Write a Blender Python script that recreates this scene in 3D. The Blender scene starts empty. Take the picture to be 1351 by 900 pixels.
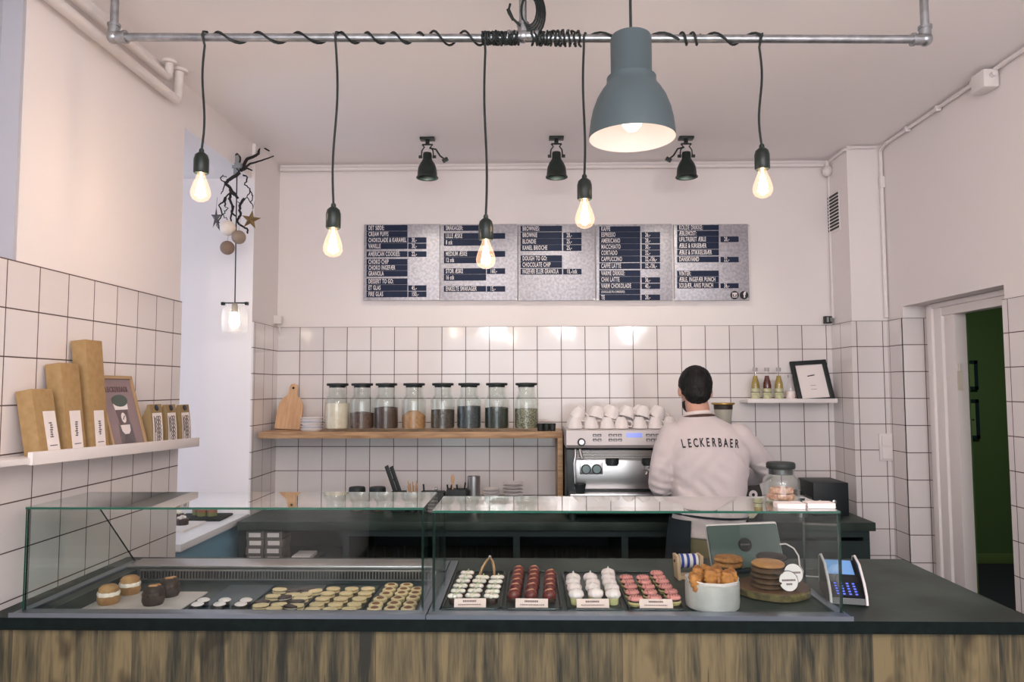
import bpy, bmesh, math, random
from mathutils import Matrix, Vector
C = bpy.context.scene.collection
PI = math.pi
# ------------------------------------------------------------ camera
EYE = 1.62
FPX, PITCH, YAW, ROLL = 956.19, 0.0638, 0.0213, -0.0024
_f = Vector((-math.sin(YAW)*math.cos(PITCH), math.cos(YAW)*math.cos(PITCH), math.sin(PITCH)))
_r = Vector((math.cos(YAW), math.sin(YAW), 0)); _u = _r.cross(_f)
_R = _r*math.cos(ROLL)+_u*math.sin(ROLL); _U = -_r*math.sin(ROLL)+_u*math.cos(ROLL)
cam_data = bpy.data.cameras.new('camera'); cam = bpy.data.objects.new('camera', cam_data); C.objects.link(cam)
cam_data.sensor_width = 36; cam_data.lens = FPX*36/1351; cam_data.clip_start = .05
cam.matrix_world = Matrix(((_R.x, _U.x, -_f.x, 0), (_R.y, _U.y, -_f.y, 0), (_R.z, _U.z, -_f.z, EYE), (0, 0, 0, 1)))
bpy.context.scene.camera = cam
vs = bpy.context.scene.view_settings
vs.view_transform = 'Standard'; vs.look = 'None'; vs.gamma = 1; vs.use_curve_mapping = False
vs.exposure = 0.36
# ------------------------------------------------------------ world and large lights
w = bpy.data.worlds.new('world'); bpy.context.scene.world = w; w.use_nodes = True
w.node_tree.nodes['Background'].inputs[0].default_value = (.80, .86, 1, 1)
w.node_tree.nodes['Background'].inputs[1].default_value = .8
def area(name, loc, rot, sx, sy, power, col):
    l = bpy.data.lights.new(name, 'AREA'); l.shape = 'RECTANGLE'; l.size = sx; l.size_y = sy
    l.energy = power; l.color = col
    o = bpy.data.objects.new(name, l); C.objects.link(o); o.location = loc; o.rotation_euler = rot
    return o
area('shopfront_window_light', (.1, -2.9, 1.6), (PI/2, 0, 0), 3.2, 2.0, 56, (.93, .97, 1))
def fill_point(loc, e):  # unseen point light added to lift walls and ceiling
    l = bpy.data.lights.new('added_fill_point', 'POINT'); l.energy = e; l.color = (1, .97, .96); l.shadow_soft_size = .12
    o = bpy.data.objects.new('added_fill_point', l); C.objects.link(o); o.location = loc
for x_ in (-.45, .5, 1.4): fill_point((x_, -.7, 2.44), 30)
area('overhead_fill_light', (-.6, -1.4, 2.98), (0, 0, 0), 1.2, .6, 10, (1, .95, .92))  # overhead fill areas added behind the camera, no fittings modelled
area('overhead_fill_light', (1.0, -1.4, 2.98), (0, 0, 0), 1.2, .6, 10, (1, .95, .92))
area('alcove_window_light', (-2.85, 3.77, 1.9), (0, -PI/2, 0), 1.7, .75, 4.7, (.56, .74, 1))
area('corridor_fill_light', (3.6, 4.9, 2.9), (0, 0, 0), .5, .5, 16, (.95, 1, .8))  # added fill that keeps the green corridor wall from going too dark

# ------------------------------------------------------------ helpers
def at(px, py, X=None, Y=None, Z=None):
    "world point seen at a photo pixel on a given plane"
    d = _f + _R*((px-675.5)/FPX) + _U*((450-py)/FPX)
    if Y is not None: t = Y/d.y
    elif X is not None: t = X/d.x
    else: t = (Z-EYE)/d.z
    return Vector((d.x*t, d.y*t, EYE+d.z*t))
def lin(r, g, b):
    return tuple((c/255/12.92 if c/255 <= .04045 else ((c/255+.055)/1.055)**2.4) for c in (r, g, b))
def new_mat(name):
    m = bpy.data.materials.new(name); m.use_nodes = True
    return m, m.node_tree, m.node_tree.nodes['Principled BSDF']
MC = {}
def mat(name, col, rough=.5, metal=0, spec=.5, noise=None, bump=None, emit=None, estr=0, stretch=(1, 1, 1), trans=0, sheen=0, sub=0):
    if name in MC: return MC[name]
    m, nt, b = new_mat(name)
    b.inputs['Base Color'].default_value = (*col, 1); b.inputs['Roughness'].default_value = rough
    b.inputs['Metallic'].default_value = metal; b.inputs['Specular IOR Level'].default_value = spec
    if sub: b.inputs['Subsurface Weight'].default_value = sub; b.inputs['Subsurface Scale'].default_value = .01
    if trans: b.inputs['Transmission Weight'].default_value = trans
    if sheen: b.inputs['Sheen Weight'].default_value = sheen
    if emit: b.inputs['Emission Color'].default_value = (*emit, 1); b.inputs['Emission Strength'].default_value = estr
    if noise or bump:
        tc = nt.nodes.new('ShaderNodeTexCoord'); mp = nt.nodes.new('ShaderNodeMapping')
        mp.inputs['Scale'].default_value = stretch
        nt.links.new(tc.outputs['Object'], mp.inputs[0])
    if noise:   # (scale, second colour, detail)
        n = nt.nodes.new('ShaderNodeTexNoise'); n.inputs['Scale'].default_value = noise[0]
        n.inputs['Detail'].default_value = noise[2] if len(noise) > 2 else 4
        nt.links.new(mp.outputs[0], n.inputs['Vector'])
        r = nt.nodes.new('ShaderNodeValToRGB')
        r.color_ramp.elements[0].position = .35; r.color_ramp.elements[1].position = .65
        r.color_ramp.elements[0].color = (*col, 1); r.color_ramp.elements[1].color = (*noise[1], 1)
        nt.links.new(n.outputs['Fac'], r.inputs[0]); nt.links.new(r.outputs[0], b.inputs['Base Color'])
    if bump:    # (scale, strength, distance)
        n = nt.nodes.new('ShaderNodeTexNoise'); n.inputs['Scale'].default_value = bump[0]
        n.inputs['Detail'].default_value = 3
        nt.links.new(mp.outputs[0], n.inputs['Vector'])
        bp = nt.nodes.new('ShaderNodeBump'); bp.inputs['Strength'].default_value = bump[1]
        bp.inputs['Distance'].default_value = bump[2] if len(bump) > 2 else .002
        nt.links.new(n.outputs['Fac'], bp.inputs['Height']); nt.links.new(bp.outputs[0], b.inputs['Normal'])
    MC[name] = m
    return m
def glass_mat(name, tint=(1, 1, 1), emit=None, estr=0, haze=0, refl=(1, 1, 1), coat=0):
    "thin window or jar glass: clear transmission with fresnel reflections on both faces"
    m, nt, b = new_mat(name); nt.nodes.remove(b)
    out = nt.nodes['Material Output']; tr = nt.nodes.new('ShaderNodeBsdfTransparent'); gl = nt.nodes.new('ShaderNodeBsdfGlossy')
    tr.inputs[0].default_value = (*tint, 1); gl.inputs['Roughness'].default_value = .0; gl.inputs[0].default_value = (*refl, 1)
    geo = nt.nodes.new('ShaderNodeNewGeometry'); mr = nt.nodes.new('ShaderNodeMapRange')
    mr.inputs['To Min'].default_value = 1.5; mr.inputs['To Max'].default_value = 1/1.5
    fr = nt.nodes.new('ShaderNodeFresnel'); mx = nt.nodes.new('ShaderNodeMixShader')
    nt.links.new(geo.outputs['Backfacing'], mr.inputs['Value']); nt.links.new(mr.outputs[0], fr.inputs['IOR'])
    fac = fr.outputs[0]
    if coat:
        pw_ = nt.nodes.new('ShaderNodeMath'); pw_.operation = 'POWER'; pw_.inputs[1].default_value = coat; nt.links.new(fac, pw_.inputs[0]); fac = pw_.outputs[0]
    nt.links.new(fac, mx.inputs[0]); nt.links.new(tr.outputs[0], mx.inputs[1]); nt.links.new(gl.outputs[0], mx.inputs[2])
    last = mx
    if haze:
        df = nt.nodes.new('ShaderNodeBsdfTranslucent'); d2 = nt.nodes.new('ShaderNodeMixShader'); d2.inputs[0].default_value = haze
        nt.links.new(last.outputs[0], d2.inputs[1]); nt.links.new(df.outputs[0], d2.inputs[2]); last = d2
    if emit:
        em = nt.nodes.new('ShaderNodeEmission'); em.inputs[0].default_value = (*emit, 1); em.inputs[1].default_value = estr
        ad = nt.nodes.new('ShaderNodeAddShader')
        nt.links.new(last.outputs[0], ad.inputs[0]); nt.links.new(em.outputs[0], ad.inputs[1]); last = ad
    nt.links.new(last.outputs[0], out.inputs[0])
    return m
class B:
    "collects shapes into one mesh"
    def __init__(s): s.bm = bmesh.new()
    def _mi(s, verts, mi):
        for v in verts:
            for f in v.link_faces: f.material_index = mi
    def box(s, c, size, rot=None, bev=0, mi=0):
        M = Matrix.Translation(c) @ (rot.to_4x4() if rot else Matrix()) @ Matrix.Diagonal((*size, 1))
        v = bmesh.ops.create_cube(s.bm, size=1, matrix=M)['verts']
        s._mi(v, mi)
        if bev:
            e = list({e for x in v for e in x.link_edges})
            r = bmesh.ops.bevel(s.bm, geom=e, offset=bev, segments=2, affect='EDGES', profile=.6)
            for f in r['faces']: f.material_index = mi
        return s
    def span(s, a, b, bev=0, mi=0):
        a, b = Vector(a), Vector(b)
        return s.box((a+b)/2, [abs(x) for x in (b-a)], None, bev, mi)
    def loft(s, rings, mi=0, caps=True, closed=True):
        R = [[s.bm.verts.new(p) for p in r] for r in rings]
        n = len(R[0])
        for i in range(len(R)-1):
            for j in range(n if closed else n-1):
                k = (j+1) % n
                try: s.bm.faces.new((R[i][j], R[i][k], R[i+1][k], R[i+1][j])).material_index = mi
                except ValueError: pass
        if caps:
            for r in (R[0][::-1], R[-1]):
                try: s.bm.faces.new(r).material_index = mi
                except ValueError: pass
        return s
    def tube(s, pts, r, n=10, mi=0, caps=True):
        pts = [Vector(p) for p in pts]; m = len(pts)
        rr = r if isinstance(r, (list, tuple)) else [r]*m
        d0 = (pts[1]-pts[0]).normalized(); up = Vector((0, 0, 1)) if abs(d0.z) < .9 else Vector((1, 0, 0))
        a = d0.cross(up).normalized(); rings = []
        for i, p in enumerate(pts):
            d = (pts[min(i+1, m-1)]-pts[max(i-1, 0)]).normalized()
            a = (a - d*a.dot(d)).normalized(); b = d.cross(a)
            rings.append([p+(a*math.cos(t)+b*math.sin(t))*rr[i] for t in [2*PI*k/n for k in range(n)]])
        return s.loft(rings, mi, caps)
    def cyl(s, p0, p1, r0, r1=None, n=24, mi=0): return s.tube([p0, p1], [r0, r0 if r1 is None else r1], n, mi)
    def lathe(s, prof, o=(0, 0, 0), n=32, mi=0, rot=None, caps=False, sx=1, sy=1):
        o = Vector(o); rings = []
        for r, z in prof:
            ring = []
            for k in range(n):
                v = Vector((max(r, 1e-5)*math.cos(2*PI*k/n)*sx, max(r, 1e-5)*math.sin(2*PI*k/n)*sy, z))
                ring.append(o+(rot @ v if rot else v))
            rings.append(ring)
        return s.loft(rings, mi, caps)
    def ball(s, c, rad, n=16, mi=0, rot=None):
        if not hasattr(rad, '__len__'): rad = (rad,)*3
        M = Matrix.Translation(c) @ (rot.to_4x4() if rot else Matrix()) @ Matrix.Diagonal((*rad, 1))
        v = bmesh.ops.create_uvsphere(s.bm, u_segments=n, v_segments=max(6, n*2//3), radius=1, matrix=M)['verts']
        s._mi(v, mi); return s
    def prism(s, pts, depth, M=Matrix(), mi=0):
        "polygon in local xy extruded along local z"
        a = [s.bm.verts.new(M @ Vector((x, y, 0))) for x, y in pts]
        b = [s.bm.verts.new(M @ Vector((x, y, depth))) for x, y in pts]
        n = len(a); fs = [s.bm.faces.new(a[::-1]), s.bm.faces.new(b)]
        for i in range(n): fs.append(s.bm.faces.new((a[i], a[(i+1) % n], b[(i+1) % n], b[i])))
        for f in fs: f.material_index = mi
        return s
    def quad(s, p, mi=0):
        s.bm.faces.new([s.bm.verts.new(x) for x in p]).material_index = mi; return s
    def xf(s, M):
        bmesh.ops.transform(s.bm, matrix=M, verts=s.bm.verts); return s
def obj(name, b, mats, parent=None, loc=(0, 0, 0), rot=(0, 0, 0), ang=40):
    me = bpy.data.meshes.new(name)
    bmesh.ops.recalc_face_normals(b.bm, faces=b.bm.faces)
    b.bm.to_mesh(me); b.bm.free()
    for m in (mats if isinstance(mats, (list, tuple)) else [mats]): me.materials.append(m)
    me.polygons.foreach_set('use_smooth', [True]*len(me.polygons)); me.set_sharp_from_angle(angle=math.radians(ang))
    o = bpy.data.objects.new(name, me); C.objects.link(o); o.location = loc; o.rotation_euler = rot
    if parent: o.parent = parent
    return o
def tag(o, label, cat, group=None):
    o['label'] = label; o['category'] = cat
    if group: o['group'] = group
    return o
def thing(name, label, cat, loc=(0, 0, 0), rotz=0, group=None):
    o = bpy.data.objects.new(name, None); C.objects.link(o); o.empty_display_size = .05
    o.location = loc; o.rotation_euler = (0, 0, rotz)
    return tag(o, label, cat, group)
def struct(name, b, m, parent=None):
    o = obj(name, b, m, parent)
    if not parent: o['kind'] = 'structure'
    return o
def dup(root, loc, rotz=None, label=None, group=None, rot=None, scale=None):
    r = root.copy(); C.objects.link(r); r.location = loc
    if rotz is not None: r.rotation_euler = (0, 0, rotz)
    if rot is not None: r.rotation_euler = rot
    if scale is not None: r.scale = scale
    if label: r['label'] = label
    if group: r['group'] = group
    for ch in list(root.children):
        c = ch.copy(); C.objects.link(c); c.parent = r
        for g in list(ch.children):
            d = g.copy(); C.objects.link(d); d.parent = c
    return r
def plab(o, label): o['label'] = label; return o
ORD = ['first', 'second', 'third', 'fourth', 'fifth', 'sixth', 'seventh', 'eighth', 'ninth', 'tenth']
# text laid in local xy, centre or left aligned, converted to mesh geometry
def text_bm(s, size, sx=1, ext=.0006, off=0, align='CENTER', space=1):
    cu = bpy.data.curves.new('t', 'FONT'); cu.body = s; cu.size = size; cu.extrude = ext; cu.offset = off
    cu.align_x = align; cu.align_y = 'CENTER'; cu.resolution_u = 3; cu.space_character = space
    o = bpy.data.objects.new('t', cu); C.objects.link(o); bpy.context.view_layer.update()
    me = bpy.data.meshes.new_from_object(o.evaluated_get(bpy.context.evaluated_depsgraph_get()))
    b = B(); b.bm.from_mesh(me); b.xf(Matrix.Diagonal((sx, 1, 1, 1)))
    bpy.data.objects.remove(o); bpy.data.curves.remove(cu); bpy.data.meshes.remove(me)
    return b
FRONT = Matrix.Rotation(PI/2, 4, 'X')      # local xy -> world xz facing the camera
def remeshed(b, voxel, smooth=2):
    "fuse overlapping volumes into one continuous surface"
    bmesh.ops.recalc_face_normals(b.bm, faces=b.bm.faces)
    me = bpy.data.meshes.new('m'); b.bm.to_mesh(me); b.bm.free()
    o = bpy.data.objects.new('m', me); C.objects.link(o)
    md = o.modifiers.new('r', 'REMESH'); md.mode = 'VOXEL'; md.voxel_size = voxel
    if smooth: sm = o.modifiers.new('s', 'SMOOTH'); sm.iterations = smooth; sm.factor = .5
    bpy.context.view_layer.update()
    m2 = bpy.data.meshes.new_from_object(o.evaluated_get(bpy.context.evaluated_depsgraph_get()))
    nb = B(); nb.bm.from_mesh(m2); bpy.data.objects.remove(o); bpy.data.meshes.remove(m2)
    return nb

# ------------------------------------------------------------ materials
PAINT = lin(238, 230, 229)
m_paint = mat('white_wall_paint', PAINT, .75, spec=.3, bump=(35, .12, .002))
m_ceil = mat('ceiling_paint', lin(250, 244, 244), .8, spec=.2, bump=(9, .12, .004))
m_white = mat('white_gloss_paint', lin(232, 224, 222), .4)
m_black = mat('matt_black', lin(24, 32, 32), .55)
m_blackmetal = mat('black_painted_metal', lin(22, 34, 31), .38)
m_steel = mat('brushed_steel', (.50, .48, .48), .3, 1, bump=(60, .08, .001), stretch=(1, 40, 40))
m_rail = mat('bluish_steel_rail', (.27, .31, .37), .3, 1, bump=(60, .08, .001), stretch=(1, 40, 40))
m_galv = mat('galvanised_pipe', (.34, .36, .38), .38, 1, noise=(30, (.5, .52, .55)))
m_zinc = mat('galvanised_sheet', (.36, .35, .38), .5, .8, noise=(60, (.52, .50, .54), 6), bump=(8, .1, .004))
m_slate = mat('dark_slate_laminate', lin(30, 40, 36), .5, spec=.35, noise=(5, lin(54, 66, 60), 8), bump=(80, .05, .001))
m_slatedge = mat('dark_laminate_edge', lin(8, 17, 17), .7, spec=.15, noise=(30, lin(16, 28, 27)))
m_darkcab = mat('charcoal_cabinet', lin(36, 48, 49), .6, spec=.3)
m_glass = glass_mat('clear_glass', (.97, .99, .98))
m_case = glass_mat('case_glass', (.94, .965, .955), coat=1.25)
m_casetop = glass_mat('coated_case_glass', (.93, .975, .955), coat=.36)
m_edge = mat('green_glass_edge', lin(14, 84, 66), .15, spec=.8)
m_edged = mat('dark_glass_edge', lin(14, 40, 34), .15, spec=.8)
m_ink = mat('black_ink', lin(26, 26, 30), .6)
m_card = mat('white_card', lin(236, 226, 224), .6)
m_kraft = mat('kraft_cardboard', lin(172, 140, 96), .75, noise=(40, lin(160, 128, 84)))
m_birch = mat('light_birch_wood', lin(212, 172, 134), .5, noise=(6, lin(196, 152, 114)), stretch=(8, 8, 1))
m_oak = mat('oak_shelf', lin(190, 152, 112), .5, noise=(4, lin(150, 112, 78), 6), stretch=(1.5, 14, 14))
def tile_mat(name, axis, u0, v0, p=.152):
    m, nt, b = new_mat(name)
    geo = nt.nodes.new('ShaderNodeNewGeometry'); sp = nt.nodes.new('ShaderNodeSeparateXYZ'); nt.links.new(geo.outputs['Position'], sp.inputs[0])
    cb = nt.nodes.new('ShaderNodeCombineXYZ')
    for k, (src, off) in enumerate(((axis, u0), ('Z', v0))):
        a = nt.nodes.new('ShaderNodeMath'); a.operation = 'SUBTRACT'; a.inputs[1].default_value = off - 40*p
        nt.links.new(sp.outputs[src], a.inputs[0]); nt.links.new(a.outputs[0], cb.inputs[k])
    br = nt.nodes.new('ShaderNodeTexBrick'); br.offset = 0; br.squash = 1
    for k, v in (('Scale', 1), ('Mortar Size', .0023), ('Mortar Smooth', .15), ('Brick Width', p), ('Row Height', p), ('Bias', 0)): br.inputs[k].default_value = v
    br.inputs['Color1'].default_value = (*lin(230, 222, 221), 1); br.inputs['Color2'].default_value = (*lin(224, 216, 215), 1)
    br.inputs['Mortar'].default_value = (*lin(88, 70, 66), 1)
    nt.links.new(cb.outputs[0], br.inputs['Vector']); nt.links.new(br.outputs['Color'], b.inputs['Base Color'])
    rr = nt.nodes.new('ShaderNodeMapRange'); rr.inputs['To Min'].default_value = .10; rr.inputs['To Max'].default_value = .8
    nt.links.new(br.outputs['Fac'], rr.inputs['Value']); nt.links.new(rr.outputs[0], b.inputs['Roughness'])
    n = nt.nodes.new('ShaderNodeTexNoise'); n.inputs['Scale'].default_value = 7; nt.links.new(geo.outputs['Position'], n.inputs['Vector'])
    b1 = nt.nodes.new('ShaderNodeBump'); b1.inputs['Strength'].default_value = .12; b1.inputs['Distance'].default_value = .01
    nt.links.new(n.outputs['Fac'], b1.inputs['Height'])
    b2 = nt.nodes.new('ShaderNodeBump'); b2.invert = True; b2.inputs['Strength'].default_value = .5; b2.inputs['Distance'].default_value = .002
    nt.links.new(br.outputs['Fac'], b2.inputs['Height']); nt.links.new(b1.outputs[0], b2.inputs['Normal']); nt.links.new(b2.outputs[0], b.inputs['Normal'])
    return m
def plank_mat():
    m, nt, b = new_mat('rustic_oak_front')
    L = nt.links.new; N = nt.nodes.new
    geo = N('ShaderNodeNewGeometry'); sp = N('ShaderNodeSeparateXYZ'); L(geo.outputs['Position'], sp.inputs[0])
    def math_(op, a, bv=None):
        x = N('ShaderNodeMath'); x.operation = op
        for i, v in enumerate((a, bv)):
            if v is None: continue
            if isinstance(v, (int, float)): x.inputs[i].default_value = v
            else: L(v, x.inputs[i])
        return x.outputs[0]
    u = math_('DIVIDE', math_('ADD', sp.outputs['X'], 5.20), .365)
    idx = math_('FLOOR', u); fr = math_('FRACT', u)
    cb = N('ShaderNodeCombineXYZ'); L(math_('MULTIPLY', sp.outputs['X'], 1), cb.inputs[0]); L(math_('MULTIPLY', sp.outputs['Z'], .07), cb.inputs[1]); L(math_('MULTIPLY', idx, 7.3), cb.inputs[2])
    n1 = N('ShaderNodeTexNoise'); n1.inputs['Scale'].default_value = 26; n1.inputs['Detail'].default_value = 8; n1.inputs['Distortion'].default_value = .7; L(cb.outputs[0], n1.inputs['Vector'])
    n2 = N('ShaderNodeTexNoise'); n2.inputs['Scale'].default_value = 150; n2.inputs['Detail'].default_value = 5; L(cb.outputs[0], n2.inputs['Vector'])
    wn = N('ShaderNodeTexWhiteNoise'); wn.noise_dimensions = '1D'; L(idx, wn.inputs['W'])
    # dark knots
    cb2 = N('ShaderNodeCombineXYZ'); L(sp.outputs['X'], cb2.inputs[0]); L(math_('MULTIPLY', sp.outputs['Z'], .55), cb2.inputs[1])
    n3 = N('ShaderNodeTexNoise'); n3.inputs['Scale'].default_value = 9; n3.inputs['Detail'].default_value = 2; L(cb2.outputs[0], n3.inputs['Vector'])
    r = N('ShaderNodeValToRGB'); e = r.color_ramp.elements
    e[0].position = .37; e[0].color = (*lin(38, 38, 30), 1); e[1].position = .63; e[1].color = (*lin(122, 107, 76), 1)
    x = r.color_ramp.elements.new(.5); x.color = (*lin(90, 81, 58), 1)
    s = math_('ADD', math_('MULTIPLY', n1.outputs['Fac'], .72), math_('MULTIPLY', n2.outputs['Fac'], .28))
    s = math_('ADD', s, math_('MULTIPLY', math_('SUBTRACT', wn.outputs['Value'], .5), .16)); L(s, r.inputs[0])
    kr = N('ShaderNodeValToRGB'); k = kr.color_ramp.elements; k[0].position = .60; k[0].color = (1, 1, 1, 1); k[1].position = .70; k[1].color = (.38, .37, .34, 1); L(n3.outputs['Fac'], kr.inputs[0])
    mk = N('ShaderNodeMix'); mk.data_type = 'RGBA'; mk.blend_type = 'MULTIPLY'; mk.inputs['Factor'].default_value = 1
    L(r.outputs[0], mk.inputs['A']); L(kr.outputs[0], mk.inputs['B'])
    cb3 = N('ShaderNodeCombineXYZ'); L(sp.outputs['X'], cb3.inputs[0]); L(math_('MULTIPLY', sp.outputs['Z'], .06), cb3.inputs[1]); L(math_('MULTIPLY', idx, 3.1), cb3.inputs[2])
    n4 = N('ShaderNodeTexNoise'); n4.inputs['Scale'].default_value = 60; n4.inputs['Detail'].default_value = 1; L(cb3.outputs[0], n4.inputs['Vector'])
    k4 = N('ShaderNodeValToRGB'); k = k4.color_ramp.elements; k[0].position = .69; k[0].color = (1, 1, 1, 1); k[1].position = .74; k[1].color = (.35, .33, .3, 1); L(n4.outputs['Fac'], k4.inputs[0])
    m4 = N('ShaderNodeMix'); m4.data_type = 'RGBA'; m4.blend_type = 'MULTIPLY'; m4.inputs['Factor'].default_value = 1
    L(mk.outputs['Result'], m4.inputs['A']); L(k4.outputs[0], m4.inputs['B']); mk = m4
    seam = math_('LESS_THAN', fr, .007)
    ms = N('ShaderNodeMix'); ms.data_type = 'RGBA'; L(math_('MULTIPLY', seam, .75), ms.inputs['Factor']); L(mk.outputs['Result'], ms.inputs['A']); ms.inputs['B'].default_value = (*lin(52, 46, 38), 1)
    L(ms.outputs['Result'], b.inputs['Base Color']); b.inputs['Roughness'].default_value = .55
    return m
# ============================================================ THE SETTING
LX, RX, BY, CZ = -1.62, 2.13, 4.607, 3.07
LTOP, TTOP = EYE+.405, EYE+.388
struct('floor', B().span((-3.3, -3.2, -.1), (7, 8, 0)), mat('floor_boards', lin(84, 74, 66), .6, noise=(3, lin(68, 60, 54)), stretch=(1, 8, 1)))
struct('ceiling', B().span((-1.9, -3.2, CZ), (2.5, 4.8, CZ+.1)), m_ceil)
b = B()
b.span((-1.8, -3.2, 0), (LX-.01, 2.26, LTOP)).span((-1.8, -3.2, LTOP), (LX-.09, 2.26, CZ))
b.span((-1.8, 2.26, 0), (LX-.01, 3.35, CZ)).span((-1.8, 3.35, 2.86), (LX-.01, 4.19, CZ)).span((-1.8, 4.19, 0), (LX+.01, 4.8, CZ))
b.span((-3.1, 3.2, 0), (-1.8, 3.35, CZ)).span((-3.1, 4.19, 0), (-1.8, 4.34, CZ)).span((-3.1, 3.35, 2.86), (-1.8, 4.19, CZ))
b.span((-3.1, 3.35, 0), (-2.95, 4.19, .95))
wl = struct('wall_left', b, m_paint)
struct('recess_boards', B().span((LX-.092, .6, LTOP), (LX-.08, 2.25, CZ)).span((LX-.092, 2.245, LTOP), (LX-.012, 2.259, CZ)), mat('blue_grey_boards', lin(184, 182, 190), .5))  # blue-grey boards covering the upper recess of the left wall
b = B(); b.span((LX-.011, -.5, .3), (LX, 3.35, LTOP))
struct('tiling', b, tile_mat('tiles_left', 'Y', 2.2064, EYE+.4031), wl)
b = B(); b.span((LX+.009, 4.19, .3), (LX+.02, BY, TTOP))
struct('tiling', b, tile_mat('tiles_left_end', 'Y', 4.37, EYE+.3877), wl)
b = B(); b.span((-2.95, 3.38, .95), (-2.91, 3.42, 2.86)).span((-2.95, 4.12, .95), (-2.91, 4.16, 2.86)).span((-2.95, 3.38, .95), (-2.91, 4.16, .99)).span((-2.95, 3.38, 2.8), (-2.91, 4.16, 2.86)).span((-2.95, 3.38, 1.9), (-2.91, 4.16, 1.94))
wi = struct('window_1', b, m_white)
obj('pane', B().span((-2.935, 3.42, .99), (-2.93, 4.12, 2.8)), m_glass, wi)
wb = struct('wall_back', B().span((-1.8, BY+.01, 0), (2.4, 4.8, CZ)), m_paint)
struct('tiling', B().span((-1.7, BY, .3), (1.93, BY+.02, TTOP)), tile_mat('tiles_back', 'X', -1.4575, EYE+.3877), wb)
wc = struct('wall_column', B().span((1.93, 4.336, 0), (2.4, 4.8, CZ)), m_paint)
struct('tiling', B().span((1.92, 4.327, .3), (1.931, BY, TTOP)), tile_mat('tiles_column_side', 'Y', 4.478, EYE+.3877), wc)
struct('tiling', B().span((1.9195, 4.326, .3), (RX+.01, 4.337, TTOP)), tile_mat('tiles_column_front', 'X', 1.9514, EYE+.3877), wc)
b = B().span((RX+.01, -3.2, 0), (2.3, 3.28, CZ)).span((RX+.01, 3.28, 2.075), (2.33, 4.16, CZ)).span((RX+.01, 4.16, 0), (2.45, 4.336, CZ))
b.span((2.27, 3.87, 0), (2.31, 4.16, 2.075)).span((2.27, 4.16, 0), (2.45, 4.336, 2.9))
wr = struct('wall_right', b, m_paint)
struct('tiling', B().span((RX, -.5, .3), (RX+.011, 3.282, TTOP)), tile_mat('tiles_right', 'Y', 3.245, EYE+.3877), wr)
struct('tiling', B().span((RX, 4.15, .3), (RX+.011, 4.327, TTOP)), tile_mat('tiles_niche_side', 'Y', 4.15, EYE+.3877), wr)
struct('tiling', B().span((RX, 4.149, .3), (2.26, 4.161, TTOP)), tile_mat('tiles_niche_front', 'X', 2.25, EYE+.3877), wr)
struct('tiling', B().span((2.259, 4.06, .3), (2.271, 4.15, TTOP)), tile_mat('tiles_niche_return', 'Y', 4.0, EYE+.3877), wr)
# door casing
b = B().span((2.235, 3.95, 0), (2.285, 4.06, 2.06), .006).span((2.25, 3.855, 0), (2.312, 3.95, 2.06), .004).span((2.22, 4.02, 0), (2.26, 4.07, 2.06), .01)
b.span((2.24, 3.26, 2.0), (2.30, 4.06, 2.073), .004).span((2.225, 3.26, 2.045), (2.25, 4.06, 2.073), .006)
dr = struct('door_1', b, m_white)
b = B().span((2.25, 3.845, 1.60), (2.275, 3.85, 1.70)).cyl((2.262, 3.843, 1.70), (2.262, 3.843, 1.74), .006, n=10)
struct('strike_plate', b, mat('cream_metal', lin(215, 205, 190), .4), dr)
# corridor behind the door
m_green = mat('green_wall_paint', lin(84, 108, 66), .7)
struct('wall_corridor', B().span((2.311, 3.875, 0), (2.33, 4.5, 2.95)).span((2.3, 2.6, 0), (2.33, 3.27, 2.95)).span((2.311, 3.27, 2.08), (2.33, 3.88, 2.95)).span((2.45, 6.8, 0), (6.6, 6.95, 2.95)).span((6.5, 2.6, 0), (6.6, 6.8, 2.95)).span((2.4, 4.5, 0), (2.45, 6.8, 2.95)).span((2.3, 2.45, 0), (6.6, 2.6, 2.95)).span((2.3, 2.45, 2.95), (6.6, 6.95, 3.0)), m_green)
struct('floor_corridor', B().span((2.3, 2.6, .0005), (6.5, 6.8, .012)), mat('dark_navy_floor', lin(38, 40, 54), .6))
struct('baseboard_corridor', B().span((2.45, 6.78, .012), (6.5, 6.8, .1), .004), mat('green_skirting', lin(104, 124, 76), .5))
# shop front behind the camera
b = B().span((-1.8, -3.2, 0), (2.3, -3.05, .7)).span((-1.8, -3.2, 2.8), (2.3, -3.05, CZ)).span((-1.8, -3.2, .7), (-1.55, -3.05, 2.8)).span((1.75, -3.2, .7), (2.3, -3.05, 2.8))
struct('wall_front', b, m_paint)
struct('added_dark_panel', B().span((-1.62, -3.05, 0), (2.13, -3.02, .70), .003), mat('reflection_damping_dark', lin(30, 34, 34), .7, spec=.2))  # unseen dark panel added so the case glass reflects less bright wall
b = B()
for x in (-1.55, .07, 1.7): b.span((x, -3.16, .7), (x+.05, -3.1, 2.8))
b.span((-1.55, -3.16, .7), (1.75, -3.1, .75)).span((-1.55, -3.16, 2.75), (1.75, -3.1, 2.8))
wf = struct('window_2', b, m_blackmetal)
obj('pane', B().span((-1.5, -3.135, .75), (1.7, -3.13, 2.75)), m_glass, wf)
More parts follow.
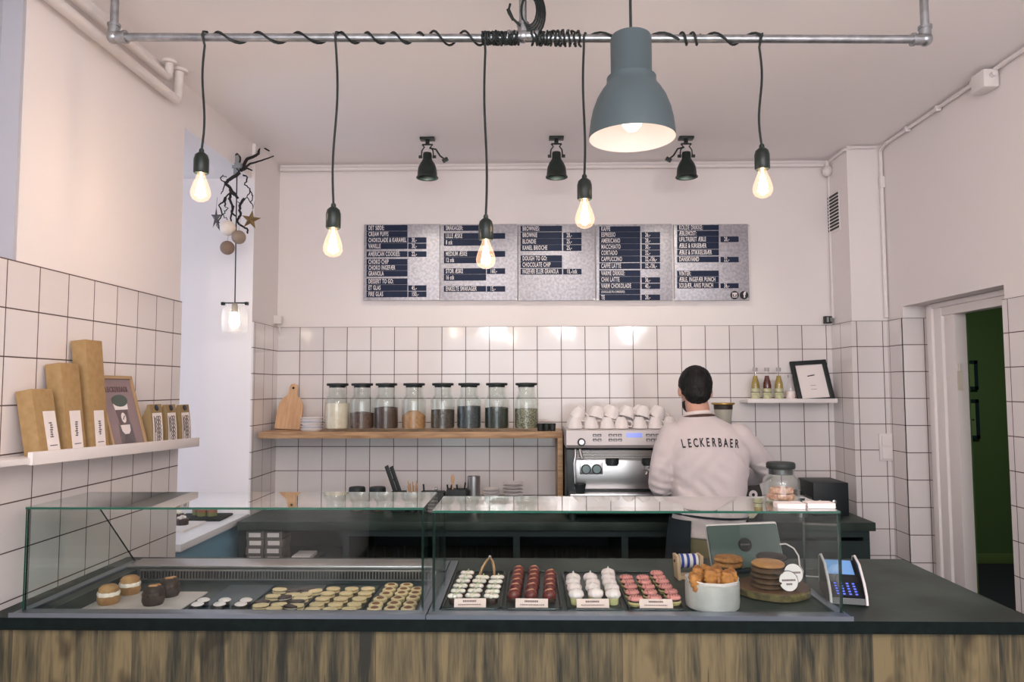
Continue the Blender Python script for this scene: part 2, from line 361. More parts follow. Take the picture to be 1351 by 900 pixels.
# mouldings, pipes and cables that belong to the room
struct('trim_1', B().tube([(-1.6, 4.595, 3.035), (1.9, 4.595, 3.035)], .013, 10), m_paint)
b = B(); b.tube([(LX-.005, 4.58, 3.05), (LX-.005, 4.58, TTOP+.06)], .008, 8)
b.tube([(1.925, 4.59, 3.03), (1.925, 4.59, TTOP+.04)], .007, 8)
struct('trim_2', b, m_paint)
b = B()   # conduit along the right ceiling corner, then down the column corner
b.tube([(2.12, .6, 3.052), (2.12, 3.1, 3.052), (2.12, 4.25, 3.052), (2.125, 4.32, 3.03), (2.125, 4.32, 2.85)], .010, 8)
b.box((2.125, 4.315, 2.84), (.03, .025, .07), bev=.006)
b.tube([(2.125, 4.32, 2.83), (2.125, 4.32, TTOP+.02)], .012, 8)
b.tube([(2.1, 4.32, 3.055), (1.96, 4.32, 3.055), (1.92, 4.35, 3.05), (1.915, 4.57, 3.04)], .008, 8)
for y in (1.6, 2.2, 2.8, 3.4, 3.7, 4.0): b.box((2.12, y, 3.05), (.03, .02, .03), bev=.005)
struct('trim_3', b, m_paint)
# ============================================================ WALL FITTINGS
tag(obj('junction_box', B().box((0, 0, 0), (.07, .10, .085), bev=.01).cyl((0, -.05, .01), (0, -.075, .01), .012, n=10).cyl((0, .05, .01), (0, .085, .01), .012, n=10).cyl((0, .05, -.02), (0, .08, -.02), .010, n=10), m_white, loc=at(1299, 108, X=2.10)),
    'square white junction box at the top of the right wall on the cable run', 'junction box')
tag(obj('junction_box', B().ball((0, 0, 0), (.03, .025, .035), 12).cyl((0, 0, 0), (0, 0, .06), .012, n=8), m_white, loc=(1.905, 4.56, 2.985)),
    'small round white junction box in the ceiling corner beside the column', 'junction box')
o = thing('ventilation_grille', 'small black slotted ventilation grille high on the side of the white column', 'vent', (1.93, 4.535, 2.712))
obj('frame', B().box((-.002, 0, 0), (.006, .17, .255), bev=.002), m_white, o)
b = B()
for k in range(11): b.box((-.006, 0, -.105+k*.021), (.006, .15, .0115))
obj('slots', b, m_black, o)
o = thing('light_switch', 'white double light switch on the tiled column front', 'switch', at(1169, 590, Y=4.318))
obj('frame', B().box((0, 0, 0), (.078, .012, .158), bev=.004), m_white, o)
obj('rocker', B().box((0, -.009, .037), (.056, .008, .062), bev=.003), m_white, o)
obj('rocker', B().box((0, -.009, -.037), (.056, .008, .062), bev=.003), m_white, o)
b = B().box((0, 0, 0), (.05, .04, .055), bev=.006).tube([(.0, 0, -.02), (.01, .01, -.06), (.0, .02, -.09)], .004, 6)
tag(obj('cable_box', b, m_white, loc=at(367, 422, Y=4.57)), 'small white cable box in the left corner just above the back tiles', 'cable box')
b = B().box((0, 0, 0), (.045, .03, .045), bev=.004, mi=0).box((-.006, -.016, 0), (.012, .006, .03), mi=1).box((.014, -.016, 0), (.008, .006, .026), mi=1)
tag(obj('door_sensor', b, [m_black, mat('grey_plastic', lin(150, 150, 150), .5)], loc=at(1092, 422, Y=4.59)), 'small black sensor on the back wall in the corner by the column', 'sensor')
for lab, y0, dz, dy in (('lower and thicker white heating pipe under the ceiling of the left wall', 3.19, 2.92, .026), ('upper white heating pipe running close to the ceiling on the left wall', 3.10, 2.99, .022)):
    b = B(); x = -1.585
    b.tube([(x, -.3, dz), (x, y0-.03, dz), (x, y0-.008, dz+.008), (x, y0, dz+.03), (x, y0, CZ)], dy*.8, 14)
    b.cyl((x, y0, CZ-.012), (x, y0, CZ), dy*1.5, n=18)
    tag(obj('heating_pipe', b, m_white), lab, 'pipe')
# pictures in the corridor
for lab, p, hh, lines in (('dark framed print with text on the green corridor wall, upper of two', at(1273, 495, Y=6.77), .27, True), ('dark framed print with scattered dots on the green corridor wall, lower of two', at(1275, 553, Y=6.77), .36, False)):
    o = thing('framed_print', lab, 'picture', p)
    w2 = .12
    b = B(); W, H, t = .24, hh, .03
    b.span((-W/2, 0, -H/2), (-W/2+t, .02, H/2)).span((W/2-t, 0, -H/2), (W/2, .02, H/2)).span((-W/2, 0, H/2-t), (W/2, .02, H/2)).span((-W/2, 0, -H/2), (W/2, .02, -H/2+t))
    obj('frame', b, mat('dark_teal_frame', lin(20, 40, 50), .5), o)
    b = B().span((-W/2+t, .008, -H/2+t), (W/2-t, .014, H/2-t), mi=0)
    if lines:
        for k in range(5): b.span((-.06, .006, .05-k*.035), (.05 if k % 2 else .03, .008, .062-k*.035), mi=1)
    else:
        random.seed(3)
        for k in range(16): b.ball((random.uniform(-.07, .07), .008, random.uniform(-.12, .12)), (.009, .003, .009), 8, mi=1)
    obj('print', b, [mat('green_print', lin(120, 140, 96), .6), m_ink], o)

# ============================================================ BACK COUNTER
WB = .90
o = thing('back_counter', 'long dark back counter with open cubbies along the tiled wall', 'counter', (0, 3.93, 0))
X0, X1 = -1.57, 1.84
YW = BY-.002-3.93
obj('worktop', B().span((X0, 0, WB-.045), (X1, YW, WB), .003), [m_slate], o)
b = B().span((X0+.55, .018, WB-.08), (X1-.031, .058, WB-.0455)).span((X0+.002, .016, WB-.055), (X0+.56, .06, WB-.0455)).span((X0+.005, YW-.02, 0), (X1-.03, YW, WB-.045)).span((X0+.006, .024, .60), (X1-.032, YW-.01, .63)).span((X0+.006, .024, .0), (X1-.032, YW-.01, .06))
for x in (X0+.0, -1.0, -.08, .5, 1.1, X1-.06): b.span((x, .021, 0), (x+.035, YW-.005, WB-.0455))
b.span((1.1, .015, .06), (X1-.03, .03, WB-.10))
obj('carcass', b, m_darkcab, o)
# ============================================================ SIDE WORKTOP IN THE ALCOVE
o = thing('alcove_counter', 'white topped counter with blue daylight coloured into its front in the left alcove', 'counter', (-1.6, 3.36, 0))
obj('worktop', B().span((-1.3, 0, .865), (-.0, .82, .9), .003), mat('white_laminate', lin(235, 232, 236), .35), o)
obj('front_panel', B().span((-1.25, .02, 0), (-.03, .80, .865)), mat('daylight_blue_laminate', lin(120, 172, 200), .4), o)  # white cabinet front given the blue of the window light as its colour

# ============================================================ FRONT COUNTER
ZW = .94; FY, RY = 2.17, 2.94; CX1 = 1.475
o = thing('front_counter', 'front shop counter with dark stone top and rustic oak front', 'counter', (0, FY, 0))
b = B()
WX0, WX1, WY0, WY1 = -1.475, -.335, 2.235, 2.75          # refrigerated well
for a_, b_ in (((LX+.001, FY), (WX0, RY)), ((WX0, FY), (WX1, WY0)), ((WX0, WY1), (WX1, RY)), ((WX1, FY), (CX1, RY))):
    b.span((a_[0], a_[1]-FY, ZW-.036), (b_[0], b_[1]-FY, ZW))
for f in b.bm.faces:
    f.material_index = 0 if abs(f.normal.z) > .9 else 1
obj('worktop', b, [m_slate, m_slatedge], o)
obj('front_panel', B().span((LX+.001, .025, 0), (CX1-.02, .045, ZW-.036)), plank_mat(), o)
b = B().span((CX1-.045, .05, 0), (CX1-.02, .74, ZW-.036)).span((LX+.01, .72, 0), (CX1-.05, .74, ZW-.30))
obj('side_panel', b, m_darkcab, o)

# ============================================================ DISPLAY CASES
def gpanel(pts, t, M, mats=(m_case, m_edge), name='glass_pane', parent=None):
    "flat glass with green ground edges: pts in local xy, thickness along z"
    b = B(); b.prism(pts, t, M)
    b.bm.normal_update(); n = (M.to_3x3() @ Vector((0, 0, 1))).normalized()
    for f in b.bm.faces: f.material_index = 0 if abs(f.normal.dot(n)) > .9 else 1
    return obj(name, b, mats, parent)
def case(name, lab, xl, xr, ztop, ytop, well):
    o = thing(name, lab, 'display case', ((xl+xr)/2, 2.2, ZW))
    cx = (xl+xr)/2; L, R_ = xl-cx, xr-cx; H = ztop-ZW; D = ytop-2.2; Bk = .64; t = .007
    F2 = Matrix.Rotation(PI/2, 4, 'X')
    gpanel([(L, .008), (R_, .008), (R_, H-t), (L, H-t)], t, Matrix.Translation((0, .02, 0)) @ F2, parent=o, name='front_glass')
    gpanel([(L, .010), (R_, .010), (R_, D), (L, D)], t, Matrix.Translation((0, 0, H-t)), (m_casetop, m_edge), parent=o, name='top_glass')
    S = Matrix(((0, 0, 1, 0), (1, 0, 0, 0), (0, 1, 0, 0), (0, 0, 0, 1)))
    back = Bk if well else D
    for x in (L, R_-t):
        gpanel([(.021, .008), (back, .008), (D-.003, H-t), (.021, H-t)], t, Matrix.Translation((x, 0, 0)) @ S, (m_case, m_edged), parent=o, name='side_glass')
    # steel rails around the opening
    b = B().span((L-.012, -.028, 0), (R_+.012, .03, .009), .002)
    b.span((L-.012, -.030, 0), (R_+.012, -.026, .013))
    obj('front_rail', b, m_rail, o)
    obj('side_rail', B().span((L-.012, .03, 0), (L+.018, Bk+.02, .009), .002), m_rail, o)
    obj('side_rail', B().span((R_-.018, .03, 0), (R_+.012, Bk+.02, .009), .002), m_rail, o)
    if well: obj('back_rail', B().span((L+.018, Bk-.085, 0), (R_-.018, Bk+.03, .012), .002), m_steel, o)
    return o
c1 = case('display_case', 'left glass display case with a sunken chilled steel well', -1.535, -.315, 1.258, 2.535, True)
cx = (-1.535-.315)/2
b = B(); fz = -.050
b.span((WX0-cx, WY0-2.2, fz-.004), (WX1-cx, WY1-2.2, fz)).span((WX0-cx, WY0-2.2, fz), (WX0-cx+.004, WY1-2.2, 0)).span((WX1-cx-.004, WY0-2.2, fz), (WX1-cx, WY1-2.2, 0))
b.span((WX0-cx, WY0-2.2, fz), (WX1-cx, WY0-2.196, 0)).span((WX0-cx, WY1-2.204, fz), (WX1-cx, WY1-2.2, 0))
obj('well', b, mat('dull_steel_well', lin(78, 92, 92), .4, .6, noise=(4, lin(62, 76, 78))), c1)
b = B(); gz0, gz1, gy = -.032, -.004, WY1-2.2-.012
b.span((WX0-cx+.02, gy-.004, gz1), (WX1-cx-.02, gy, gz1+.005)).span((WX0-cx+.02, gy-.004, gz0-.005), (WX1-cx-.02, gy, gz0))
x = WX0-cx+.02
while x < WX1-cx-.02: b.span((x, gy-.003, gz0), (x+.0035, gy, gz1)); x += .0115
g = obj('vent_grille', b, m_steel, c1)
obj('vent_recess', B().span((WX0-cx+.02, gy+.002, gz0), (WX1-cx-.02, gy+.006, gz1)), m_black, g)
c2 = case('display_case', 'right glass display case with cookie jar and cards on its top', -.288, .932, 1.249, 2.50, False)

# ============================================================ WALL SHELF WITH LEG
ZS = 1.362
o = thing('wall_shelf', 'long light oak wall shelf carrying the row of storage jars', 'shelf', (-.69, 4.22, ZS))
obj('board', B().span((-.88, 0, -.037), (.892, .384, 0), .002), m_oak, o)
obj('leg', B().span((.862, .0, WB-ZS+.001), (.892, .36, -.037), .002), m_oak, o)
o = thing('picture_ledge', 'small white ledge shelf holding bottles and a black frame', 'shelf', (1.605, 4.45, 1.535))
obj('board', B().span((-.27, 0, -.012), (.27, .156, 0)), m_white, o)
obj('lip', B().span((-.27, -.012, -.014), (.27, 0, .012), .002), m_white, o)
# ============================================================ CEILING: PIPE FRAME AND LAMPS
PY = 2.52
pl_, pr_ = at(150, 49, Y=PY), at(1221, 52, Y=PY); pm_ = at(690, 48, Y=PY)
o = thing('pipe_rail', 'galvanised pipe rail hung below the ceiling carrying the bare bulbs', 'pipe rail', pm_)
def rel(p): return Vector(p)-Vector(pm_)
L_, R2 = rel(pl_), rel(pr_); top = CZ-pm_.z
obj('rail', B().cyl(L_, R2, .0145, n=18), m_galv, o)
for P_ in (L_, R2, Vector((0, 0, 0))):
    obj('upright', B().cyl(P_, (P_.x, 0, top), .014, n=18), m_galv, o)
    b = B(); b.ball(P_, .024, 16)
    sg = 1 if P_.x < 0 else -1
    if P_.length > .1: b.cyl(P_, P_+Vector((sg*.045, 0, 0)), .020, n=18).cyl(P_+Vector((sg*.038, 0, 0)), P_+Vector((sg*.048, 0, 0)), .023, n=18)
    else: b.cyl(P_-Vector((.05, 0, 0)), P_+Vector((.05, 0, 0)), .020, n=18).cyl(P_-Vector((.055, 0, 0)), P_-Vector((.045, 0, 0)), .023, n=18).cyl(P_+Vector((.055, 0, 0)), P_+Vector((.045, 0, 0)), .023, n=18)
    b.cyl(P_, P_+Vector((0, 0, .045)), .020, n=18).cyl(P_+Vector((0, 0, .038)), P_+Vector((0, 0, .048)), .023, n=18)
    obj('elbow' if P_.length > .1 else 'tee', b, m_galv, o)
    obj('ceiling_flange', B().cyl((P_.x, 0, top-.008), (P_.x, 0, top), .045, n=24).cyl((P_.x, 0, top-.02), (P_.x, 0, top-.008), .022, n=18), m_galv, o)
# bulbs
filg = mat('glowing_filament', (1, .7, .4), emit=(1, .72, .42), estr=60)
m_bulb = glass_mat('bulb_glass', (1, .95, .9), emit=(1, .62, .36), estr=.32)
def bulb_light(name, loc, e, r=.02, col=(1, .85, .72)):
    l = bpy.data.lights.new(name, 'POINT'); l.energy = e; l.color = col; l.shadow_soft_size = r
    q = bpy.data.objects.new(name, l); C.objects.link(q); q.location = loc; return q
BULB = [(.013, 0), (.0135, -.012), (.018, -.03), (.026, -.055), (.032, -.08), (.0345, -.098), (.033, -.115), (.026, -.131), (.013, -.141), (0, -.144)]
BULB = [(r, z*.74) for r, z in BULB]
def pendant(px, py_cap, py_bot, sag, lab):
    t = at(px, 49+(px-150)*.004, Y=PY); t.y = PY
    cap = at(px if px > 300 else px-6, py_cap, Y=PY)
    cap.x = at({270: 266, 444: 440, 640: 641, 770: 771, 1002: 1005}[px], py_cap, Y=PY).x
    o = thing('pendant_bulb', lab, 'pendant lamp', cap, 0, 'bare filament bulbs on the pipe rail')
    d = t-cap; n = 14; pts = []
    for i in range(n+1):
        k = i/n; pts.append((d.x*k+math.sin(k*PI*2.2)*sag, math.sin(k*PI)*.004, d.z*k*(1)))
    pts[-1] = (d.x, -.02, d.z); pts += [(d.x+.004, -.02, d.z+.012), (d.x+.008, 0, d.z+.021), (d.x+.010, .02, d.z+.004)]
    obj('cord', B().tube(pts, .0042, 8), m_black, o)
    b = B().lathe([(0, .004), (.007, .004), (.008, -.008), (.012, -.010), (.022, -.019), (.026, -.034), (.026, -.082), (.023, -.086), (0, -.086)], n=28).cyl((0, 0, .0), (0, 0, -.025), .009, n=14)
    obj('socket', b, m_blackmetal, o)
    obj('bulb', B().lathe([(r, z-.082) for r, z in BULB], n=28), m_bulb, o)
    b = B()
    for k in range(6):
        a = k*PI/3; a2 = a+PI/6
        b.tube([(.006*math.cos(a), .006*math.sin(a), -.108), (.017*math.cos(a2), .017*math.sin(a2), -.166)], .0016, 6)
        b.tube([(.017*math.cos(a2), .017*math.sin(a2), -.166), (.006*math.cos(a+PI/3), .006*math.sin(a+PI/3), -.108)], .0016, 6)
    b.cyl((0, 0, -.08), (0, 0, -.135), .0035, .002, n=8)
    obj('filament', b, filg, o)
    bulb_light('bulb_lamp', cap+Vector((0, 0, -.15)), 2.1 if px > 300 else 1.7, .018).parent = None
    return o
pendant(270, 198, 266, .006, 'bare filament bulb on black cord, leftmost on the pipe rail')
pendant(444, 270, 337, -.006, 'bare filament bulb left of the menu board, second from the left on the pipe rail')
pendant(640, 285, 352, .004, 'lowest hanging filament bulb in front of the menu board')
pendant(770, 232, 297, .003, 'filament bulb hanging just left of the grey shade')
pendant(1002, 192, 258, -.007, 'bare filament bulb hanging right of the grey shade')
# cords wound around the rail
def coil(x0, x1, turns, r, wob=0, n=None, ph=0):
    pts = []; n = n or int(abs(turns)*12)+2; rnd = random.Random(int(x0*100))
    for i in range(n):
        k = i/(n-1); a = ph+k*turns*2*PI; x = x0+(x1-x0)*k + (rnd.uniform(-wob, wob))
        z = L_.z+(R2.z-L_.z)*((x-L_.x)/(R2.x-L_.x))
        rr = r+abs(rnd.gauss(0, wob*.5))
        pts.append((x, rr*math.cos(a), z+rr*math.sin(a)))
    return pts
X = lambda px: at(px, 48, Y=PY).x-pm_.x
for lab, segs in (('black cord wound loosely around the left half of the pipe rail', [(X(272), X(440), 3.2, .019, 0), (X(440), X(560), 3.5, .019, 0), (X(560), X(640), 2, .024, 0)]),
                  ('black cord wound in tight coils left of the middle upright', [(X(636), X(684), 16, .020, .004)]),
                  ('black cord wound in loose tangled coils right of the middle upright', [(X(700), X(728), 7, .021, .004), (X(728), X(766), 6, .024, .005)]),
                  ('black cord wound around the right part of the pipe rail behind the grey shade', [(X(766), X(895), 1.6, .020, 0), (X(895), X(925), 2.2, .021, 0), (X(925), X(1004), 1.5, .020, 0)])):
    b = B()
    for s_ in segs: b.tube(coil(*s_[:4], wob=s_[4]), .0042, 6)
    q = obj('wound_cord', b, m_black, loc=pm_); tag(q, lab, 'cord')
b = B()
for k in range(5):
    pts = [(.022+.028*math.cos(a)*(1+.12*k)+.004*k, -.02+.006*k, .085+(.055+.006*k)*math.sin(a)) for a in [i*2*PI/20 for i in range(21)]]
    b.tube(pts, .0042, 6)
b.tube([(-.01, -.018, .03), (-.035, -.02, .055), (-.05, -.02, .09), (-.045, -.02, .11)], .0045, 6)
b.tube([(-.035, -.02, .05), (-.05, -.022, .075), (-.055, -.02, .09)], .0045, 6)
tag(obj('cord_bundle', b, m_black, loc=pm_), 'bundle of coiled black cord tied at the middle upright', 'cord')
# grey industrial shade
p = at(834, 183, Y=1.95); D = .118
o = thing('industrial_pendant', 'large grey bell shaped metal pendant lamp hanging in front of the pipe rail', 'pendant lamp', p)
m_shade = mat('grey_lacquered_metal', lin(72, 86, 91), .5)
prof = [(D*1.0, 0), (D*1.0, .004), (D*.985, .02), (D*.955, .05), (D*.90, .08), (D*.80, .112), (D*.68, .136), (D*.60, .148), (D*.57, .158), (D*.57, .170), (D*.50, .174), (D*.475, .178), (D*.475, .282), (D*.45, .288), (0, .290)]
b = B().lathe(prof, n=48)
obj('shade', b, m_shade, o)
inn = [(D*1.0, 0), (D*.985, .001), (D*.97, .02), (D*.94, .05), (D*.885, .08), (D*.785, .11), (D*.66, .134), (D*.5, .15), (D*.3, .155), (0, .156)]
obj('shade_lining', B().lathe(inn, n=48), mat('white_lining', (.8, .74, .70), .5), o)
obj('bulb', B().lathe([(0, .02), (.014, .023), (.026, .036), (.03, .055), (.027, .075), (.016, .10), (.014, .13), (0, .13)], n=24), mat('lit_opal_bulb', (1, .9, .8), emit=(1, .86, .74), estr=1.6), o)
obj('cord', B().cyl((0, 0, .288), (0, 0, CZ-p.z), .004, n=10), m_black, o)
bulb_light('shade_lamp', p+Vector((0, 0, .0)), 4.5*.055, .03, (1, .76, .68))
# ceiling spots
def spot(px, py, rz, lab, cordside):
    q = at(px, py, Z=CZ)
    o = thing('ceiling_spot', lab, 'spotlight', q, rz, 'black spot lamps above the menu board')
    S_ = 1.0
    obj('base', B().box((0, 0, -.007), (.085, .05, .014), bev=.003).cyl((0, 0, -.014), (0, 0, -.035), .012, n=12), m_blackmetal, o)
    b = B()
    b.box((0, 0, -.04), (.06, .012, .006))
    for s_ in (-1, 1):
        b.tube([(s_*.03, 0, -.04), (s_*.018, 0, -.055), (s_*.032, 0, -.075), (s_*.036, 0, -.115)], .004, 8)
        b.cyl((s_*.030, 0, -.112), (s_*.050, 0, -.112), .009, n=12)
    obj('bracket', b, m_blackmetal, o)
    b = B().lathe([(0, -.088), (.024, -.09), (.026, -.10), (.026, -.125), (.030, -.135), (.043, -.155), (.053, -.18), (.056, -.205), (.058, -.228), (.064, -.234), (.064, -.238), (.055, -.236), (.05, -.20), (.035, -.16), (0, -.15)], n=32)
    obj('shade', b, m_blackmetal, o)
    if cordside:
        obj('cord', B().tube([(cordside*.012, 0, -.06), (cordside*.05, -.005, -.07), (cordside*.075, -.01, -.11), (cordside*.10, -.01, -.13)], .005, 8).box((cordside*.105, -.01, -.135), (.035, .018, .022), Matrix.Rotation(-cordside*.5, 3, 'Y'), .003), m_blackmetal, o)
    l = bpy.data.lights.new('spot_lamp', 'SPOT'); l.energy = 8; l.color = (1, .93, .78); l.spot_size = 1.9; l.spot_blend = .9; l.shadow_soft_size = .03
    s_ = bpy.data.objects.new('spot_lamp', l); C.objects.link(s_); s_.location = q+Vector((0, 0, -.215)); s_.rotation_euler = (.32, 0, 0)
spot(564, 182, 0, 'black ceiling spot at the left with its plug dangling to the right', 1)
spot(734, 181, 0, 'middle black ceiling spot without a loose plug', 0)
spot(905, 181, 0, 'black ceiling spot right of the grey shade, plug dangling to the left', -1)

# ============================================================ TWIG DECORATION AND JAR LAMP
YB = 3.95; SB = 1.145
q = at(309, 440, Y=YB); topz = CZ
o = thing('jar_lamp', 'glass jar pendant lamp with glowing bulb hanging in the left alcove opening', 'pendant lamp', q)
obj('cord', B().cyl((0, 0, .17), at(313, 205, Y=YB)-q, .0035, n=8), m_black, o)
R0 = .062*SB
b = B().lathe([(0, .002), (R0*.8, .0), (R0*.97, .008), (R0, .03), (R0, .115), (R0*.93, .132), (R0*.72, .146), (R0*.70, .163), (R0*.66, .163), (R0*.68, .146), (R0*.88, .13), (R0*.95, .114), (R0*.95, .03), (R0*.9, .012), (0, .010)], n=36)
obj('jar', b, glass_mat('jar_lamp_glass', (1, 1, 1), haze=.10), o)
obj('clip', B().box((0, 0, .168), (.15, .012, .008), bev=.002).box((-.066, 0, .165), (.018, .02, .018), bev=.003).box((.066, 0, .165), (.018, .02, .018), bev=.003), m_blackmetal, o)
obj('socket', B().lathe([(0, .175), (.008, .17), (.016, .16), (.018, .12), (.016, .118), (0, .118)], n=20), mat('brass_socket', lin(120, 100, 78), .4, .6), o)
obj('bulb', B().lathe([(0, .028), (.016, .032), (.027, .05), (.029, .068), (.022, .09), (.013, .108), (.012, .12)], n=24), mat('warm_lit_bulb', (1, .9, .7), emit=(1, .84, .62), estr=5), o)
bulb_light('jar_bulb', q+Vector((0, 0, .085)), 1.2, .03, (1, .85, .68))
m_twig = mat('dark_twig_bark', lin(34, 31, 30), .8, bump=(200, .3))
def A(px, py, dy=0): return at(px, py, Y=YB+dy)
o0 = A(313, 215)
o = thing('twig_decoration', 'hanging bundle of twisted dark corkscrew twigs above the jar lamp', 'hanging decoration', o0)
def twig(pts, r0, r1, wig=0, seed=0):
    rnd = random.Random(seed); P_ = [A(*p_)-o0 for p_ in pts]; out = []
    for i in range(len(P_)-1):
        for k in range(4):
            t = k/4; v = P_[i].lerp(P_[i+1], t)
            out.append(v+Vector([rnd.uniform(-wig, wig) for _ in range(3)]))
    out.append(P_[-1]); n = len(out)
    return out, [r0+(r1-r0)*i/(n-1) for i in range(n)]
b = B()
for pts, r0, r1, wig in [([(318, 225), (326, 210, .10), (336, 206, .18), (341, 203, .24), (343, 191.5, .36), (355, 199, .30)], .009, .004, .001),
                         ([(322, 222), (330, 216, .05), (345, 212, .12), (361, 206, .2)], .006, .003, .001),
                         ([(318, 225), (326, 222), (333, 225)], .006, .003, .001),
                         ([(316, 228), (310, 218), (308, 208), (313, 203), (317, 208), (316, 216)], .006, .005, .001),
                         ([(316, 228), (305, 235, -.02), (297, 241, -.03), (305, 250), (311, 258), (314, 262)], .009, .006, .003),
                         ([(305, 250), (303, 262), (308, 272), (304, 280), (311, 285)], .007, .004, .005),
                         ([(311, 258), (302, 255), (298, 262), (296, 272)], .004, .003, .004),
                         ([(296, 262), (289, 272), (292, 285), (288, 292), (289, 302)], .004, .0025, .008),
                         ([(296, 262), (299, 275), (294, 283), (300, 290)], .003, .002, .008),
                         ([(297, 241), (291, 236), (294, 231), (299, 234)], .003, .002, .004),
                         ([(320, 230), (327, 234), (324, 243), (330, 252), (326, 260), (332, 268)], .004, .002, .006),
                         ([(330, 250), (334, 258), (331, 266), (333, 275)], .003, .002, .006),
                         ([(322, 262), (316, 272), (317, 284), (312, 292), (319, 298), (326, 302), (327, 308)], .007, .004, .003),
                         ([(308, 272), (305, 288), (303, 298)], .005, .003, .004),
                         ([(297, 241), (294, 252), (291, 256)], .003, .002, .002),
                         ([(288, 285), (286, 297), (290, 304)], .0025, .0015, .004),
                         ([(326, 260), (318, 268), (312, 266)], .0025, .0015, .004)]:
    p_, r_ = twig(pts, r0*SB, r1*SB, wig, int(pts[0][0]+pts[-1][1])); b.tube(p_, r_, 7)
obj('twigs', b, m_twig, o)
b = B()
for k in range(4): b.tube([A(311+k*1.6, 205)-o0, A(309+k*1.6, 231)-o0], .006, 8)
b.box(A(313, 219)-o0, (.05, .03, .03), bev=.004)
obj('binding', b, mat('grey_ribbon', lin(140, 142, 146), .6), o)
v_ = A(343, 191.5, .36)-o0
obj('ceiling_hook', B().tube([v_, (v_.x, v_.y, CZ-o0.z)], .004, 6), m_black, o)
def star(name, px, py, r, sq, ry, col, lab):
    c = A(px, py, -.03); b = B(); vs_ = []; r *= SB
    for s_ in (1, -1):
        ctr = b.bm.verts.new((0, s_*.014, 0))
        ring = [b.bm.verts.new((r*(1 if i % 2 == 0 else .38)*math.sin(i*PI/5)*sq, 0, r*(1 if i % 2 == 0 else .38)*math.cos(i*PI/5))) for i in range(10)]
        for i in range(10): b.bm.faces.new((ctr, ring[i], ring[(i+1) % 10]))
    b.tube([(0, 0, r*.9), (0, .01, r*.9+.06)], .001, 5)
    tag(obj(name, b, col, loc=c, rot=(0, ry, 0), ang=5), lab, 'star ornament')
star('star_ornament', 331, 290, .050, 1, .15, mat('bronze_star', lin(150, 124, 86), .35, .7), 'bronze metal star hanging on the right of the twigs')
star('star_ornament', 285, 288, .058, .45, 0, mat('grey_star', lin(110, 106, 112), .4, .6), 'narrow grey metal star hanging on the left of the twigs')
for px, py, r, col, lab in ((300.5, 301, .0365, lin(240, 226, 212), 'cream paper ball hanging under the twigs'), (315, 313, .033, lin(150, 132, 116), 'brown ball behind the jar lamp cord, right of the cream one'), (300, 327, .0335, lin(138, 114, 98), 'darker brown ball hanging lowest beside the jar lamp cord')):
    c = A(px, py, -.045); r *= SB
    b = B().ball((0, 0, 0), r, 24).tube([(0, 0, r), (.0, .02, .12)], .001, 5)
    tag(obj('ball_ornament', b, mat('ball_%d' % int(px*10+py), col, .7, bump=(150, .3)), loc=c), lab, 'ball ornament')

